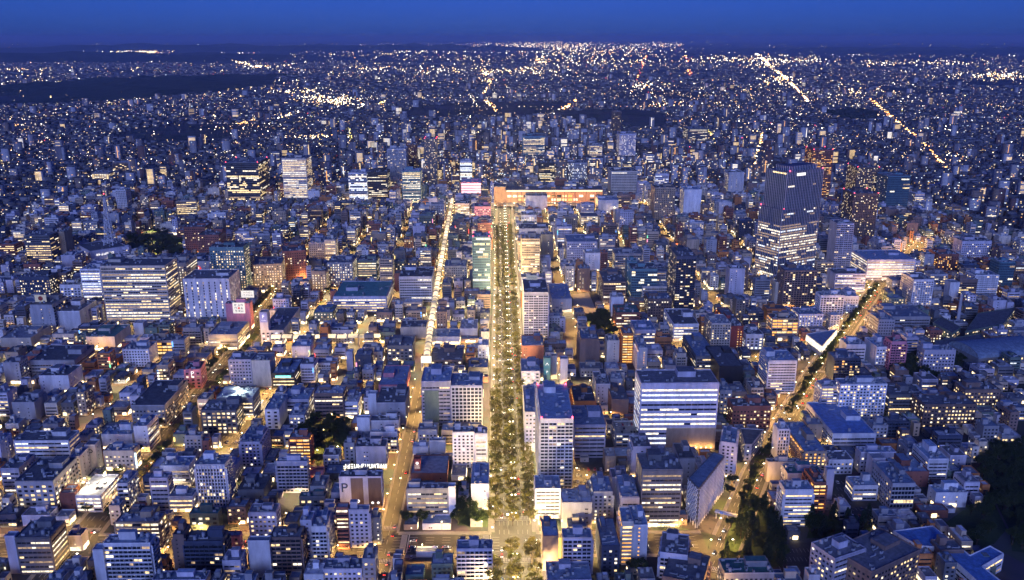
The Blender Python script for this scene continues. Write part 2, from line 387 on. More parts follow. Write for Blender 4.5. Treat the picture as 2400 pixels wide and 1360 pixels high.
# roof gear, one mesh of each kind shared by all copies
def ac_mesh():
    m = MB(); m.box(-1.1, 1.1, -.6, .6, .15, 1.9); m.box(-1.0, -.8, -.5, .5, 0, .15); m.box(.8, 1.0, -.5, .5, 0, .15)
    m.cyl(-.5, 0, 1.9, 2.02, .45, n=8, mi=1); m.cyl(.5, 0, 1.9, 2.02, .45, n=8, mi=1); return m.mesh("air_conditioner", [M_METAL, M_DARKMETAL])
def tank_mesh():
    m = MB(); m.cyl(0, 0, .8, 3.2, 1.25, n=10); m.cyl(0, 0, 3.2, 3.6, 1.25, .4, n=10)
    for a, b in ((-.8, -.8), (.8, -.8), (.8, .8), (-.8, .8)): m.box(a - .1, a + .1, b - .1, b + .1, 0, .8)
    return m.mesh("water_tank", [M_METAL])
def duct_mesh():
    m = MB(); m.box(-2.6, 2.6, -.35, .35, .35, 1.0); m.box(-2.2, -2.0, -.3, .3, 0, .35); m.box(2.0, 2.2, -.3, .3, 0, .35)
    m.box(2.0, 2.7, -.4, .4, 1.0, 1.7); return m.mesh("roof_duct", [M_METAL])
GEAR = [("air_conditioner", ac_mesh()), ("air_conditioner", ac_mesh()), ("water_tank", tank_mesh()), ("roof_duct", duct_mesh())]
def lamp_ball(name, r, mat):
    m = MB(); m.cyl(0, 0, -r, 0, r * .6, r, n=6); m.cyl(0, 0, 0, r, r, r * .6, n=6); return m.mesh(name, [mat])
WARN = lamp_ball("warning_light", 0.75, RED_L)

NEON = [emit('neon_sign_' + k, c, e) for k, c, e in (('white', (1, .95, .85), 2.2), ('gold', (1, .7, .2), 1.8), ('red', (1, .1, .08), 1.6), ('blue', (.15, .4, 1), 1.8), ('green', (.2, 1, .5), 1.2), ('pink', (1, .3, .5), 1.6))]
BLD = []                                            # footprints already taken: (corners, photo rectangle, height)
def building(name, label, cat, P0, rot, w, d, h, st='pun', sd=None, wall='grey', roof='grey', lit=.25, lc='m', fh=3.5,
             split=False, merge=None, gear=None, pent=1, shop=0.0, balc=None, group=None, R=None, warn=False, par=True, sign=False):
    R = R or random
    root = None
    if merge is None: root = empty(name, P0[0], P0[1], 0, rot); tag(root, label, cat, group)
    W = MB(); wins = {}; bals = {}
    B = {'wall': W, 'win': (lambda i: wins.setdefault((B['fid'], i) if split else 0, MB())), 'bal': (lambda i: bals.setdefault((B['fid'], i) if split else 0, MB()))}
    for q in (((0, 0), (w, 0)), ((w, 0), (w, d)), ((w, d), (0, d)), ((0, d), (0, 0))):
        (x0, y0), (x1, y1) = q; W.quad((x0, y0, -.3), (x1, y1, -.3), (x1, y1, h), (x0, y0, h))
    sl, sr = sd if isinstance(sd, (tuple, list)) else (sd or st, sd or st)
    B['fid'] = 0; facade(B, Fc(0, 0, 1, 0, 0, -1, w), h, st, lit, lc, fh, R)
    B['fid'] = 1; facade(B, Fc(w, 0, 0, 1, 1, 0, d), h, sr, lit, lc, fh, R)
    B['fid'] = 2; facade(B, Fc(0, d, 0, -1, -1, 0, d), h, sl, lit, lc, fh, R)
    if merge is not None:
        c, s = math.cos(rot), math.sin(rot)
        def add(key, mb):
            T = merge.setdefault(key, MB()); o = len(T.v); T.v += [(P0[0] + c * x - s * y, P0[1] + s * x + c * y, z) for x, y, z in mb.v]; T.f += [tuple(i + o for i in f) for f in mb.f]; T.m += mb.m
        r = MB(); r.quad((0, 0, h), (w, 0, h), (w, d, h), (0, d, h)); e = .3; t = h + .9
        W.box(-.02, w + .02, -.02, e, h - .05, t); W.box(-.02, e, e, d, h - .05, t - .01); W.box(w - e, w + .02, e, d, h - .05, t - .01); W.box(e, w - e, d - e, d + .02, h - .05, t - .02)
        if pent and w > 8 and d > 8:
            px = R.uniform(1, w * .5); py = R.uniform(d * .3, d * .5); W.box(px, px + w * .35, py, py + d * .35, h, h + R.uniform(2.5, 4.5))
        for _ in range(int(min(7, w * d / 60))):
            x = R.uniform(1, w - 3); y = R.uniform(1, d - 2.5); r.box(x, x + R.uniform(1, 2.4), y, y + 1.2, h, h + R.uniform(1, 2))
        add(('wall', wall), W); add(('roof', roof), r)
        for mb in wins.values(): add(('win', ''), mb)
        for mb in bals.values(): add(('wall', balc or wall), mb)
        if shop:
            s_ = MB()
            for fc in (Fc(0, 0, 1, 0, 0, -1, w), Fc(w, 0, 0, 1, 1, 0, d), Fc(0, d, 0, -1, -1, 0, d)):
                a = .8
                while a < fc.L - 3:
                    l = min(R.uniform(3, 7), fc.L - .8 - a)
                    if R.random() < shop: fc.box(s_, a, a + l - .5, .5, R.uniform(2.6, 3.8), .02, .42)
                    a += l
            add(('shop', ''), s_)
        BLD.append(([(P0[0] + c * a - s * b, P0[1] + s * a + c * b) for a, b in ((0, 0), (w, 0), (w, d), (0, d))], h)); return None
    wm = WALL[wall]; W.build("wall", wm, root)
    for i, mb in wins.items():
        o = mb.build("window", GLS, root)  # on gallery faces these are the glowing corridor panels, not panes
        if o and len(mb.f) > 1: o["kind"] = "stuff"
    for i, mb in bals.items():
        o = mb.build("balcony", WALL[balc or wall], root)
        if o and not split: o["kind"] = "stuff"
    r = MB(); r.quad((0, 0, h), (w, 0, h), (w, d, h), (0, d, h)); root_r = r.build("roof", ROOF[roof], root)
    if par:
        p = MB(); e = .3; t = h + .95
        p.box(-.02, w + .02, -.02, e, h - .05, t); p.box(-.02, w + .02, d - e, d + .02, h - .05, t)
        p.box(-.02, e, e, d - e, h - .05, t - .01); p.box(w - e, w + .02, e, d - e, h - .05, t - .01); p.build("parapet", wm, root_r)
    if shop and min(w, d) > 6:
        s = MB()
        for fc in (Fc(0, 0, 1, 0, 0, -1, w), Fc(w, 0, 0, 1, 1, 0, d), Fc(0, d, 0, -1, -1, 0, d)):
            a = .8
            while a < fc.L - 3:
                l = min(R.uniform(3, 7), fc.L - .8 - a)
                if R.random() < shop: fc.box(s, a, a + l - .5, .5, R.uniform(2.6, 3.8), .02, .42)
                a += l
        s.build("shopfront", SHOP, root, "stuff")
    if sign:
        for _ in range(R.choice((1, 1, 2))):
            a = R.choice((0.3, w - 1.5)); z1 = h * R.uniform(.6, .95); z0 = max(2.5, z1 - R.uniform(3, 9)); m = MB(); m.box(a, a + 1.2, -1.1, -.15, z0, z1); m.build("sign", R.choice(NEON), root)
    spots = []
    if pent:
        pw = max(3.5, min(w * R.uniform(.25, .45), 16)); pd = max(3.5, min(d * R.uniform(.25, .45), 14)); ph = R.uniform(2.8, 5.5)
        if pw < w - 2 and pd < d - 2:
            px = R.uniform(1, w - 1 - pw); py = R.uniform(d * .35, max(d * .36, d - 1 - pd))
            py = min(py, d - 1 - pd)
            m = MB(); m.box(px, px + pw, py, py + pd, h, h + ph); m.box(px - .15, px + pw + .15, py - .15, py + pd + .15, h + ph, h + ph + .35)
            m.quad((px + .3, py + .3, h + ph + .37), (px + pw - .3, py + .3, h + ph + .37), (px + pw - .3, py + pd - .3, h + ph + .37), (px + .3, py + pd - .3, h + ph + .37), 1)
            m.build("penthouse", [wm, ROOF[roof]], root_r); spots.append((px - 1.5, px + pw + 1.5, py - 1.5, py + pd + 1.5))
    ng = gear if gear is not None else int(min(12, w * d / 42))
    for _ in range(ng):
        for _t in range(5):
            x = R.uniform(2, max(2.1, w - 2)); y = R.uniform(1.5, max(1.6, d - 1.5))
            if w > 5 and d > 5 and not any(a < x < b and c < y < e2 for a, b, c, e2 in spots):
                gn, gm = R.choice(GEAR)
                if gn == "roof_duct" and (w < 9 or not 3.2 < x < w - 3.2): gn, gm = GEAR[0]
                obj_of(gn, gm, root_r, (x, y, h), R.choice((0, 0, math.pi / 2 if gn != "roof_duct" else 0)))
                spots.append((x - 2, x + 2, y - 1.4, y + 1.4)); break
    if warn:
        for a, b in ((.8, .8), (w - .8, .8), (.8, d - .8), (w - .8, d - .8)): obj_of("warning_light", WARN, root_r, (a, b, h + 1.6))
    c, s = math.cos(rot), math.sin(rot)
    cor = [(P0[0] + c * a - s * b, P0[1] + s * a + c * b) for a, b in ((0, 0), (w, 0), (w, d), (0, d))]
    BLD.append((cor, h))
    return root

def place(xl, xr, yt, yb, yk, rot=0.0, yr=None):
    """front-left corner, heading, width, depth and height from the photo: left end xl, right end xr, roof edge yt,
    foot yb and rear roof edge yk; the foot on the ground gives the distance"""
    lo, hi = 1.0, 340.0
    for _ in range(50):                             # the height whose vertical line under (xl, yt) meets the ground at yb
        h = (lo + hi) / 2; X, Y = gnd(xl, yt, h)
        if proj(X, Y, 0)[1] > yb: hi = h
        else: lo = h
    X, Y = gnd(xl, yt, h)
    if yr is not None:
        X2, Y2 = gnd(xr, yr, h); r = math.atan2(Y2 - Y, X2 - X); w = math.hypot(X2 - X, Y2 - Y)
    else:
        r = math.radians(rot); u = (math.cos(r), math.sin(r)); a, b = 0.5, 300
        for _ in range(50):
            w = (a + b) / 2
            if proj(X + u[0] * w, Y + u[1] * w, h)[0] > xr: b = w
            else: a = w
    mx, my = X + math.cos(r) * w / 2, Y + math.sin(r) * w / 2; a, b = 3, 140
    for _ in range(40):
        d = (a + b) / 2
        if proj(mx - math.sin(r) * d, my + math.cos(r) * d, h)[1] < yk: b = d
        else: a = d
    return (X, Y), r, w, max(6.0, d), h

# flat lettering and logos
def lettering(text, size, mat, parent, loc, rot, ext=.05, name="lettering"):
    cu = bpy.data.curves.new(name, 'FONT'); cu.body = text; cu.size = size; cu.extrude = ext; cu.align_x = 'CENTER'; cu.align_y = 'CENTER'
    tmp = bpy.data.objects.new("tmp", cu); COL.objects.link(tmp)
    me = bpy.data.meshes.new_from_object(tmp.evaluated_get(bpy.context.evaluated_depsgraph_get()))
    bpy.data.objects.remove(tmp); me.materials.clear(); me.materials.append(mat)
    o = bpy.data.objects.new(name, me); COL.objects.link(o); o.parent = parent; o.location = loc; o.rotation_euler = rot; return o

# ------------------------------------------------------------------ the buildings that can be told apart, read off the photograph
O, A, H, S, G, T = "office building", "apartment building", "hotel", "shop building", "parking garage", "tower"
SPEC = [
# cat, label (landmark|rest), left, right, roof edge, foot, rear roof edge, front style, side style, wall, roof, lit share, light colour, extras
(O,"dark office with lit window strips|at the bottom left corner",35,117,1263,1346,1223,'rib','rib','dgrey','dark',.6,'w',{}),
(O,"windowless lavender stair wing|beside the dark office with lit window strips",10,34,1259,1345,1249,'none','none','lav','blue',0,'w',{'gear':0,'pent':0}),
(S,"low shop with red roof lights|on the corner of the left boulevard",156,190,1258,1292,1240,'blank','none','lav','dark',.5,'w',{'shop':1}),
(A,"white apartment block with stepped balconies|and sign on its left wing",242,352,1276,1375,1254,'balc',('blank','balc'),'white','blue',.12,'y',{}),
(A,"narrow white side wing with posters|at the left of the stepped balconies",216,241,1291,1382,1276,'none','none','white','blue',0,'y',{'gear':0,'pent':0}),
(A,"orange-lit brown apartment block|behind the white stepped balconies",270,372,1226,1300,1203,'gal','balc','tan','grey',.8,'y',{}),
(G,"floodlit white parking garage|on the left boulevard crossing",177,236,1164,1201,1114,'gar','gar','white','light',.9,'w',{'fh':3.0,'pent':0,'gear':0}),
(S,"small red brick shop|against the floodlit white parking garage",139,175,1158,1198,1149,'blank','blank','brick','dark',.3,'y',{'pent':0}),
(O,"wide dark-roofed office with scattered lit windows|left of the floodlit garage",34,124,1130,1197,1074,'sq','sq','grey','dark',.45,'y',{}),
(O,"low lavender annex at the left edge|behind the wide dark-roofed office",1,44,1100,1155,1066,'rib','pun','lav','dark',.2,'w',{}),
(O,"white office with three window strips|and crowded dark roof near the left edge",32,160,1035,1082,1011,'ribl','ribl','white','dark',.5,'m',{'gear':9}),
(G,"slim white parking tower with blue P|left of the boulevard",198,222,1045,1104,1031,'none','blank','white','dark',.1,'w',{'gear':0,'pent':0,'sign':('P',9,'navy',.72)}),
(O,"grey office with warm windows and neon edge|on the left boulevard",242,312,1059,1104,1042,'pun','rib','grey','blue',.7,'y',{'shop':.6}),
(O,"white office with louvred right side|on the left boulevard below the trees",313,344,1001,1060,973,'blank','ribl','white','blue',.3,'w',{}),
(O,"low white block with blue glass strip|left of the white louvred office",237,309,1020,1053,1000,'blank','none','white','blue',.2,'c',{}),
(O,"dark grey office with square window grid|beside the left boulevard trees",470,553,964,1018,938,'sq','pun','dgrey','dark',.75,'y',{}),
(S,"shop with floodlit pale roof terrace|behind the dark square window grid",507,592,934,985,911,'rib','rib','grey','light',.8,'w',{'shop':.4}),
(A,"small grey corner apartment house|right of the boulevard trees",433,471,1023,1067,1014,'pun','balc','grey','grey',.2,'y',{}),
(A,"white-framed dark apartment tower with four piers|left of centre near bottom",457,527,1091,1188,1068,'vfin','balc','white','blue',.18,'y',{'fh':3.0}),
(O,"white office with tall roof cabin|left of the four-pier apartment tower",374,443,1094,1140,1071,'rib','pun','white','blue',.5,'w',{}),
(O,"curved grey stair tower|on the boulevard below the white roof cabin",350,392,1123,1195,1108,'rib','rib','lav','grey',.25,'w',{'gear':1}),
(O,"low white office with three lit strips|between stair tower and four-pier tower",394,452,1166,1200,1147,'rib','rib','white','blue',.8,'y',{'shop':.7}),
(A,"lavender apartment tower with bright blue roof|above the white-walled lots",562,609,1038,1101,1004,'pun','gal','lav','blue',.15,'y',{'fh':3.0}),
(A,"pale apartment tower with dark balcony columns|left of the small park",648,720,1084,1154,1074,'balc',('gal','pun'),'lav','blue',.06,'y',{'fh':3.0}),
(O,"dark green office with six lit windows|behind the dark balcony block",443,511,1206,1243,1191,'sq','none','green','green',.5,'w',{}),
(A,"dark balcony apartment block with blue roof|in the bottom left quarter",431,521,1272,1350,1245,'balc','balc','navy','dark',.06,'y',{'fh':3.0}),
(A,"narrow brown apartment house|against the dark balcony block's left side",405,430,1256,1346,1230,'blank','balc','brown','dark',.15,'y',{}),
(A,"small pink two-window house|right of the dark balcony block",529,562,1258,1297,1248,'pun','pun','pink','grey',.15,'y',{'pent':0}),
(O,"lavender office with stepped left edge|near the lower left centre",582,646,1203,1260,1182,'pun','rib','lav','dark',.4,'y',{}),
(O,"blank white slab with flat blue roof|at the bottom left centre",580,631,1270,1354,1258,'none','none','white','blue',0,'w',{'pent':0,'gear':0}),
(A,"dark brown balcony tower|right of the blank white slab",632,704,1262,1345,1236,'balc','balc','brown','dark',.14,'y',{'fh':3.0}),
(A,"blue-grey slab behind dark brown tower|and left of the white fin apartments",703,730,1222,1316,1200,'blank','none','lav','blue',.1,'y',{}),
(O,"flat blue roof cut by the bottom edge|left of the boulevard apartments",356,482,1362,1408,1340,'pun','pun','lav','blue',.2,'y',{}),
(S,"low black-roofed hall|right of the four-pier apartment tower",556,618,1150,1178,1112,'blank','blank','dgrey','dark',.3,'y',{}),
(O,"long grey office with dense side windows|along the left boulevard",306,386,952,1003,892,'pun','pun','grey','dark',.3,'y',{'gear':8}),
(O,"white six-window block|beside the striped car park left of centre",620,654,961,1006,925,'sq','none','white','blue',.05,'w',{'pent':0}),
(O,"low white office in a walled yard|right of the white six-window block",677,713,975,1003,950,'pun','pun','white','blue',.3,'w',{}),
(O,"flat blue roof behind the six-window block|next to the car park",660,723,938,974,911,'rib','rib','lav','blue',.25,'w',{}),
(O,"brown brick office with pale roof|above the small park",735,804,924,986,905,'rib','rib','brown','light',.3,'y',{}),
(S,"white corner shop with floodlit terrace|right of the brown brick office",806,838,944,982,921,'rib','rib','white','light',.8,'y',{'shop':.8}),
(A,"orange-banded apartment house|left of the small dark park",678,725,1027,1090,1015,'gal','gal','brick','blue',.95,'o',{'fh':3.0}),
(A,"small white apartment house|below the small dark park",757,794,1069,1097,1052,'pun','pun','white','dark',.3,'y',{}),
(H,"grey hospital-like slab with blank end|left of the second street",833,904,1049,1102,1030,'blank','pun','lav','dark',.2,'y',{}),
(O,"white block with dark roof court|above the stepped white terraces",867,935,988,1016,975,'blank','blank','white','dark',.2,'w',{}),
(A,"stepped white terrace building|left of the second street",868,930,1015,1061,1008,'balc','rib','white','grey',.3,'y',{}),
(O,"small white stair tower|between park and stepped terraces",836,866,981,1020,975,'none','none','white','blue',0,'w',{'pent':0,'gear':0}),
(G,"white and brown parking tower with two Ps|left of the second street",794,894,1120,1195,1105,'blank','blank','lav','dark',.3,'w',{'sign2':1}),
(A,"tan apartment tower with blank face|at the second street's wide crossing",816,864,1197,1284,1185,'pun','gal','lav','blue',.1,'y',{'fh':3.1}),
(A,"pink brick wing with stair lamps|left of the tan blank-faced tower",787,815,1192,1285,1180,'gal','none','brick','grey',.25,'y',{'pent':0,'gear':0}),
(A,"slim dark apartment house with lit slots|right of the tan blank-faced tower",867,891,1216,1277,1203,'blank','blank','dgrey','blue',.8,'w',{}),
(A,"white apartment tower with fin balconies|left of the tan blank-faced tower",729,765,1236,1317,1198,'balc',('balc','balc'),'white','blue',.2,'y',{'fh':3.0}),
(O,"low pale blue roof at the bottom|below the white fin balconies",712,758,1348,1378,1322,'pun','pun','white','light',.2,'y',{}),
(O,"long low office with roof units at the bottom|left of the second street",757,848,1336,1374,1311,'pun','pun','lav','blue',.2,'y',{'gear':9}),
(O,"grey office lit along the second street|at the bottom",849,879,1312,1374,1284,'pun','pun','grey','grey',.5,'y',{'shop':.4}),
(O,"wide grey office with lit window strips|facing the cross street left of the avenue",953,1050,1148,1215,1133,'rib','rib','grey','dark',.6,'y',{'shop':.5,'gear':9}),
(O,"white end tower of the wide grey office|beside its glazed entrance",1051,1067,1143,1214,1129,'none','none','white','blue',0,'y',{'pent':0,'gear':0}),
(S,"grey-roofed restaurant with red terrace|behind the wide grey office",962,1048,1112,1136,1068,'blank','blank','brick','grey',.3,'y',{'pent':0,'gear':2}),
(S,"red sign tower with white letters|over the red terrace restaurant",970,985,1078,1128,1072,'none','none','red','red',0,'y',{'pent':0,'gear':0,'redsign':1}),
(O,"small white office with blue roof cabin|by the second street",967,1004,1049,1068,1038,'blank','blank','white','light',.3,'y',{}),
(O,"windowless white hall with floodlit rear wall|left of the hotel with tiny windows",1006,1044,1035,1068,1027,'none','none','white','grey',0,'y',{'pent':0}),
(H,"white hotel with rows of tiny windows|beside the avenue",1060,1112,1015,1097,1001,'pun','pun','white','dark',.06,'y',{'fh':3.1}),
(O,"glazed grey wing of the tiny-window hotel|on the avenue pavement",1113,1141,1018,1097,1003,'rib','rib','lav','dark',.6,'y',{}),
(H,"white hotel with deep frame grid|beside the avenue's golden trees",1057,1130,906,999,876,'grid','pun','white','blue',.05,'y',{'fh':3.6}),
(O,"grey tower block with louvred flank|left of the deep frame grid hotel",987,1056,896,999,862,'rib','none','lav','blue',.04,'w',{'gear':8}),
(O,"dark glass slab with blue top|in front of the louvred grey tower block",994,1028,918,1000,912,'none','none','green','blue',0,'w',{'pent':0,'gear':0}),
(O,"white office with dark lower windows|on the avenue near the cross street",1104,1145,1137,1196,1086,'blank',('none','rib'),'white','blue',.2,'w',{}),
(A,"apartment block with gridded balconies|at the bottom of the avenue's left side",1070,1154,1289,1364,1267,'balc','pun','lav','blue',.12,'y',{'fh':3.0}),
(O,"low ribbed blue roof|in the car park at the bottom",950,992,1350,1368,1325,'none','none','teal','blue',0,'y',{'pent':0,'gear':2}),
(S,"small blue canopy hut|in the car park below the cross street",975,1022,1296,1306,1283,'none','none','lav','blue',0,'y',{'pent':0,'gear':0}),
(O,"dark low office with nine lit windows|below the gabled house",701,762,1166,1192,1155,'sq','pun','dgrey','green',.5,'y',{}),
(S,"small gabled pink house|below the small park",722,758,1104,1119,1096,'blank','blank','pink','red',.2,'y',{'pent':0,'gear':0}),
(O,"slim white slab|left of the grey office with roof fans",862,881,925,982,917,'none','none','white','light',0,'w',{'pent':0,'gear':0}),
(O,"grey office with sunken roof fans|left of the second street's lit shops",882,950,946,996,908,'blank','none','grey','dark',.35,'w',{'gear':9}),
# right of the avenue, front rows
(A,"tall white balcony tower with red roof lights|beside the avenue",1267,1344,984,1146,903,'balc',('gal','none'),'white','blue',.09,'y',{'fh':2.95,'warn':1}),
(O,"slim blue-grey office|squeezed between avenue and tall balcony tower",1230,1258,968,1060,905,'pun','blank','lav','blue',.25,'y',{}),
(O,"white-blue office with planted terrace|right of the tall balcony tower",1346,1420,998,1073,952,'ribl','none','lav','blue',.04,'w',{}),
(A,"orange-lit apartment house|behind the white-blue terrace office",1346,1396,942,990,905,'blank',('gal','gal'),'orange','dark',.95,'o',{'gear':8}),
(G,"parking deck with cars on its roof|left of the big striped office",1444,1505,1019,1056,988,'gar','gar','grey','dark',.35,'w',{'fh':2.9,'pent':0,'gear':0}),
(O,"slim yellow-lit house with red stripe|below the parking deck",1419,1444,1072,1106,1051,'blank','none','tan','grey',.9,'y',{'pent':0}),
(A,"lavender apartment house with lit left flank|below the parking deck",1484,1526,1049,1118,1022,'blank',('gal','none'),'lav','dark',.3,'y',{}),
(O,"big office with bright white window strips|right of the avenue",1503,1685,900,1056,868,'ribl','rib','lav','dark',.95,'c',{'fh':4.6,'gear':10}),
(O,"windowless brown podium with flame lamps|under the big striped office",1562,1678,1006,1056,990,'none','none','tan','grey',0,'y',{'pent':0,'gear':0}),
(A,"lavender apartment slab|right of the brown flame-lamp podium",1690,1725,1037,1113,1003,'pun','balc','lav','blue',.12,'y',{'rot':-18}),
(O,"dark glass office with lit lobby|facing the right crossing",1505,1600,1103,1236,1064,'rib','none','dgrey','dark',.5,'w',{'shop':.9,'gear':9}),
(O,"dark-roofed narrow office|between dark glass office and diamond-grid wedge",1592,1630,1076,1140,1040,'blank','none','grey','dark',.1,'w',{'gear':1}),
(A,"striped apartment house with bent front|at the avenue's right crossing",1255,1314,1148,1216,1116,'rib','rib','white','blue',.15,'y',{'fh':3.0,'shop':.9}),
(O,"grey flat-roofed house with orange door light|right of the bent-front apartments",1317,1388,1180,1240,1147,'blank','blank','grey','light',.2,'o',{}),
(A,"tall grey house with lit stair column|right of the orange door light",1391,1436,1155,1228,1118,'pun','gal','grey','blue',.35,'w',{'fh':3.0}),
(O,"blue-roofed office|between the lit stair column and dark glass office",1457,1498,1167,1240,1116,'rib','rib','lav','blue',.2,'w',{}),
(A,"white-faced apartment tower with glowing orange flank|near the bottom",1486,1519,1233,1324,1187,'blank',('gal','none'),'white','blue',.9,'o',{'fh':3.0}),
(A,"glowing orange gallery wing|left of the white-faced tower",1459,1485,1225,1322,1190,'gal','gal','cream','blue',.95,'o',{'fh':3.0,'pent':0}),
(A,"dark long-roofed apartment house|left of the glowing orange gallery",1410,1453,1282,1352,1216,'pun','none','navy','blue',.3,'y',{'fh':3.0}),
(A,"blank brown slab beside a yellow light shaft|near the avenue's bottom",1272,1309,1259,1338,1218,'none','none','brown','blue',0,'y',{'gear':1}),
(A,"balcony block right of the yellow light shaft|near the bottom",1320,1387,1263,1347,1240,'balc',('none','gal'),'lav','blue',.1,'y',{'fh':3.0}),
(O,"cream roof house|behind the yellow light shaft",1332,1376,1238,1262,1210,'blank','none','cream','blue',.1,'y',{'gear':1}),
(O,"flat blue roof cut by the bottom edge|right of the avenue",1283,1387,1362,1402,1318,'pun','pun','lav','blue',.1,'y',{}),
(A,"dark blue house with slanted roof|at the bottom right of centre",1547,1612,1296,1352,1252,'balc','balc','lav','dark',.1,'y',{'rot':-14}),
(A,"long brown balcony house sliding out of frame|at the bottom right of centre",1552,1646,1352,1400,1297,'balc','balc','brown','dark',.2,'o',{'rot':-22}),
(O,"grey office with roof cabin at the bottom|beside the dark car park",1698,1815,1346,1388,1311,'pun','pun','grey','green',.15,'y',{}),
(O,"red brick office with glowing blue roof rim|by the diagonal boulevard",1718,1808,954,1004,934,'pun','pun','brick','dark',.35,'y',{}),
(O,"grey office left of the red brick rim|by the lane",1688,1716,917,980,898,'pun','pun','grey','blue',.6,'y',{}),
(A,"white apartment tower with two faces|right of the diagonal boulevard",1970,2080,902,985,888,'pun','pun','white','blue',.3,'y',{'fh':3.0}),
(A,"apartment wing with fully lit windows|left of the white two-faced tower",1927,1968,908,978,893,'gal','gal','lav','grey',.7,'y',{'fh':3.0}),
(O,"huge white-blue flat building with roof court|right of the diagonal boulevard",1953,2053,1018,1052,944,'ribl','ribl','white','vivid',.05,'w',{'gear':3}),
(A,"orange gallery apartments seen end-on|right of the diagonal boulevard",1885,1938,1060,1100,990,'pun',('gal','none'),'tan','blue',.8,'o',{'fh':3.0}),
(A,"slab with vertical white ribs|beside the orange gallery apartments",1825,1851,1008,1078,993,'vfin','vfin','white','grey',.1,'o',{}),
(A,"white corner apartment tower with round tank|above the dark right-hand trees",1840,1907,1150,1234,1128,'rib','gal','white','blue',.4,'y',{'fh':3.0}),
(A,"red brick gallery block|right of the white corner tower",1908,1937,1133,1203,1100,'gal','gal','brick','dark',.6,'o',{'fh':3.0}),
(O,"blue-white windowless slab|right of the red brick gallery",1939,1957,1103,1178,1094,'none','none','lav','blue',0,'w',{'pent':0,'gear':0}),
(O,"grey office with roof terrace|above the white corner tower",1800,1880,1085,1130,1076,'blank','blank','cream','dark',.2,'y',{}),
(O,"brown block with dark green roof|behind the white corner tower",1846,1930,1112,1152,1090,'blank','pun','lav','green',.15,'y',{}),
(O,"grey office with dark glass bay|in the right-hand car park",2092,2146,1135,1202,1083,'curtd','pun','grey','blue',.1,'y',{}),
(O,"slim white slab behind the dark glass bay|on the right",2045,2076,1076,1132,1062,'none','none','white','light',0,'w',{'pent':0,'gear':0}),
(O,"stepped white office with lit corners|left of the dark glass bay",2001,2058,1140,1174,1118,'rib','rib','white','blue',.6,'w',{}),
(O,"grey office with blank left flank|above the stepped white office",2018,2100,1062,1108,1048,'pun','blank','lav','blue',.2,'w',{}),
(O,"small white two-storey house|in the yard right of the orange galleries",1943,2000,1080,1112,1058,'pun','pun','white','dark',.2,'w',{'pent':0}),
(O,"long red brick wing|behind the dark glass bay",2104,2178,1108,1142,1068,'blank','pun','brick','blue',.1,'y',{}),
(A,"white stair-end apartment slab|right of the long red brick wing",2177,2224,1078,1132,1042,'rib',('rib','pun'),'white','blue',.3,'w',{}),
(S,"low white-roofed workshop|with open lit front at the right",2194,2268,1157,1190,1138,'blank','blank','white','blue',.3,'y',{'shop':.4}),
(O,"brown brick school block with warm windows|at the right",2167,2290,950,1003,925,'pun','pun','brown','dark',.5,'y',{'gear':9}),
(O,"second brick school block|behind the brown one at the right edge",2262,2345,915,960,896,'pun','pun','brown','dark',.5,'y',{}),
(O,"low dark campus block with lit strips|right of the white two-faced tower",2085,2165,927,972,902,'rib','rib','dgrey','dark',.45,'y',{'gear':9}),
(O,"big brown office turned towards the campus|at the bottom right",2043,2157,1343,1420,1262,'pun','pun','brown','dark',.35,'y',{'yr':1290}),
(O,"lower pink-brown block|at the left of the big brown campus office",1957,2030,1312,1395,1262,'rib','pun','lav','dark',.2,'y',{'rot':25}),
# left half, middle distance
(O,"huge grey office with striped lit floors|left of centre",234,386,625,758,606,'rib','rib','cream','dark',.75,'y',{'fh':3.9}),
(O,"white-lit wing|at the left of the huge grey striped office",187,233,632,705,620,'rib','rib','white','blue',.85,'c',{}),
(O,"tower with dotted lit windows|behind the huge grey striped office",386,436,618,702,600,'dot','rib','cream','dark',.9,'w',{}),
(H,"white hotel with dashed window columns|right of the huge striped office",428,536,655,750,633,'dash','dash','white','dark',.4,'w',{}),
(H,"speckled hotel with green and gold lights|behind the dashed white hotel",490,570,581,694,570,'dot','dot','teal','dark',.7,'y',{}),
(S,"white store with red P disc|behind the dashed white hotel",435,489,614,648,584,'blank','blank','white','dark',.1,'w',{'sign':('P',10,'red',.5)}),
(O,"golden tan office with square windows|at the boulevard's far corner",592,660,622,682,600,'dot','dot','tan','dark',.8,'y',{'rot':8}),
(O,"dark red brick tower|right of the golden tan office",661,716,591,661,560,'pun','pun','brick','dark',.12,'y',{'rot':14}),
(O,"broadcasting house with lattice mast|left of the dark grove",211,297,590,616,567,'blank','pun','lav','dark',.2,'w',{'yr':577,'lit_letters':1}),
(O,"dark office with gold strips|near the left edge behind the broadcasting house",55,115,553,622,536,'rib','rib','dgrey','dark',.5,'y',{}),
(O,"tan slab|right of the dark office with gold strips",117,150,545,612,536,'blank','none','tan','dark',.1,'y',{}),
(O,"white block below the broadcasting house|at the left",142,175,600,634,588,'none','pun','lav','blue',.2,'w',{}),
(O,"purple-grey office with clustered lit windows|at the left edge",43,114,650,698,640,'dot','dot','navy','dark',.5,'w',{}),
(O,"white office with square window rows|left of the white-lit wing",139,188,669,705,655,'sq','sq','white','dark',.15,'w',{}),
(S,"windowless white store in two slabs|below the square window rows",124,186,731,778,705,'none','blank','white','dark',.1,'w',{}),
(S,"dark store with red disc on white cube|at the left edge",70,122,716,782,695,'blank','gal','grey','dark',.4,'y',{'gear':6}),
(S,"broad pale store at the left edge|below the red disc cube",0,72,794,820,764,'blank','blank','cream','grey',.2,'y',{'shop':.8}),
(S,"cream store with teal roof|below the huge striped office",201,268,791,822,762,'blank','none','cream','green',.2,'y',{'shop':1}),
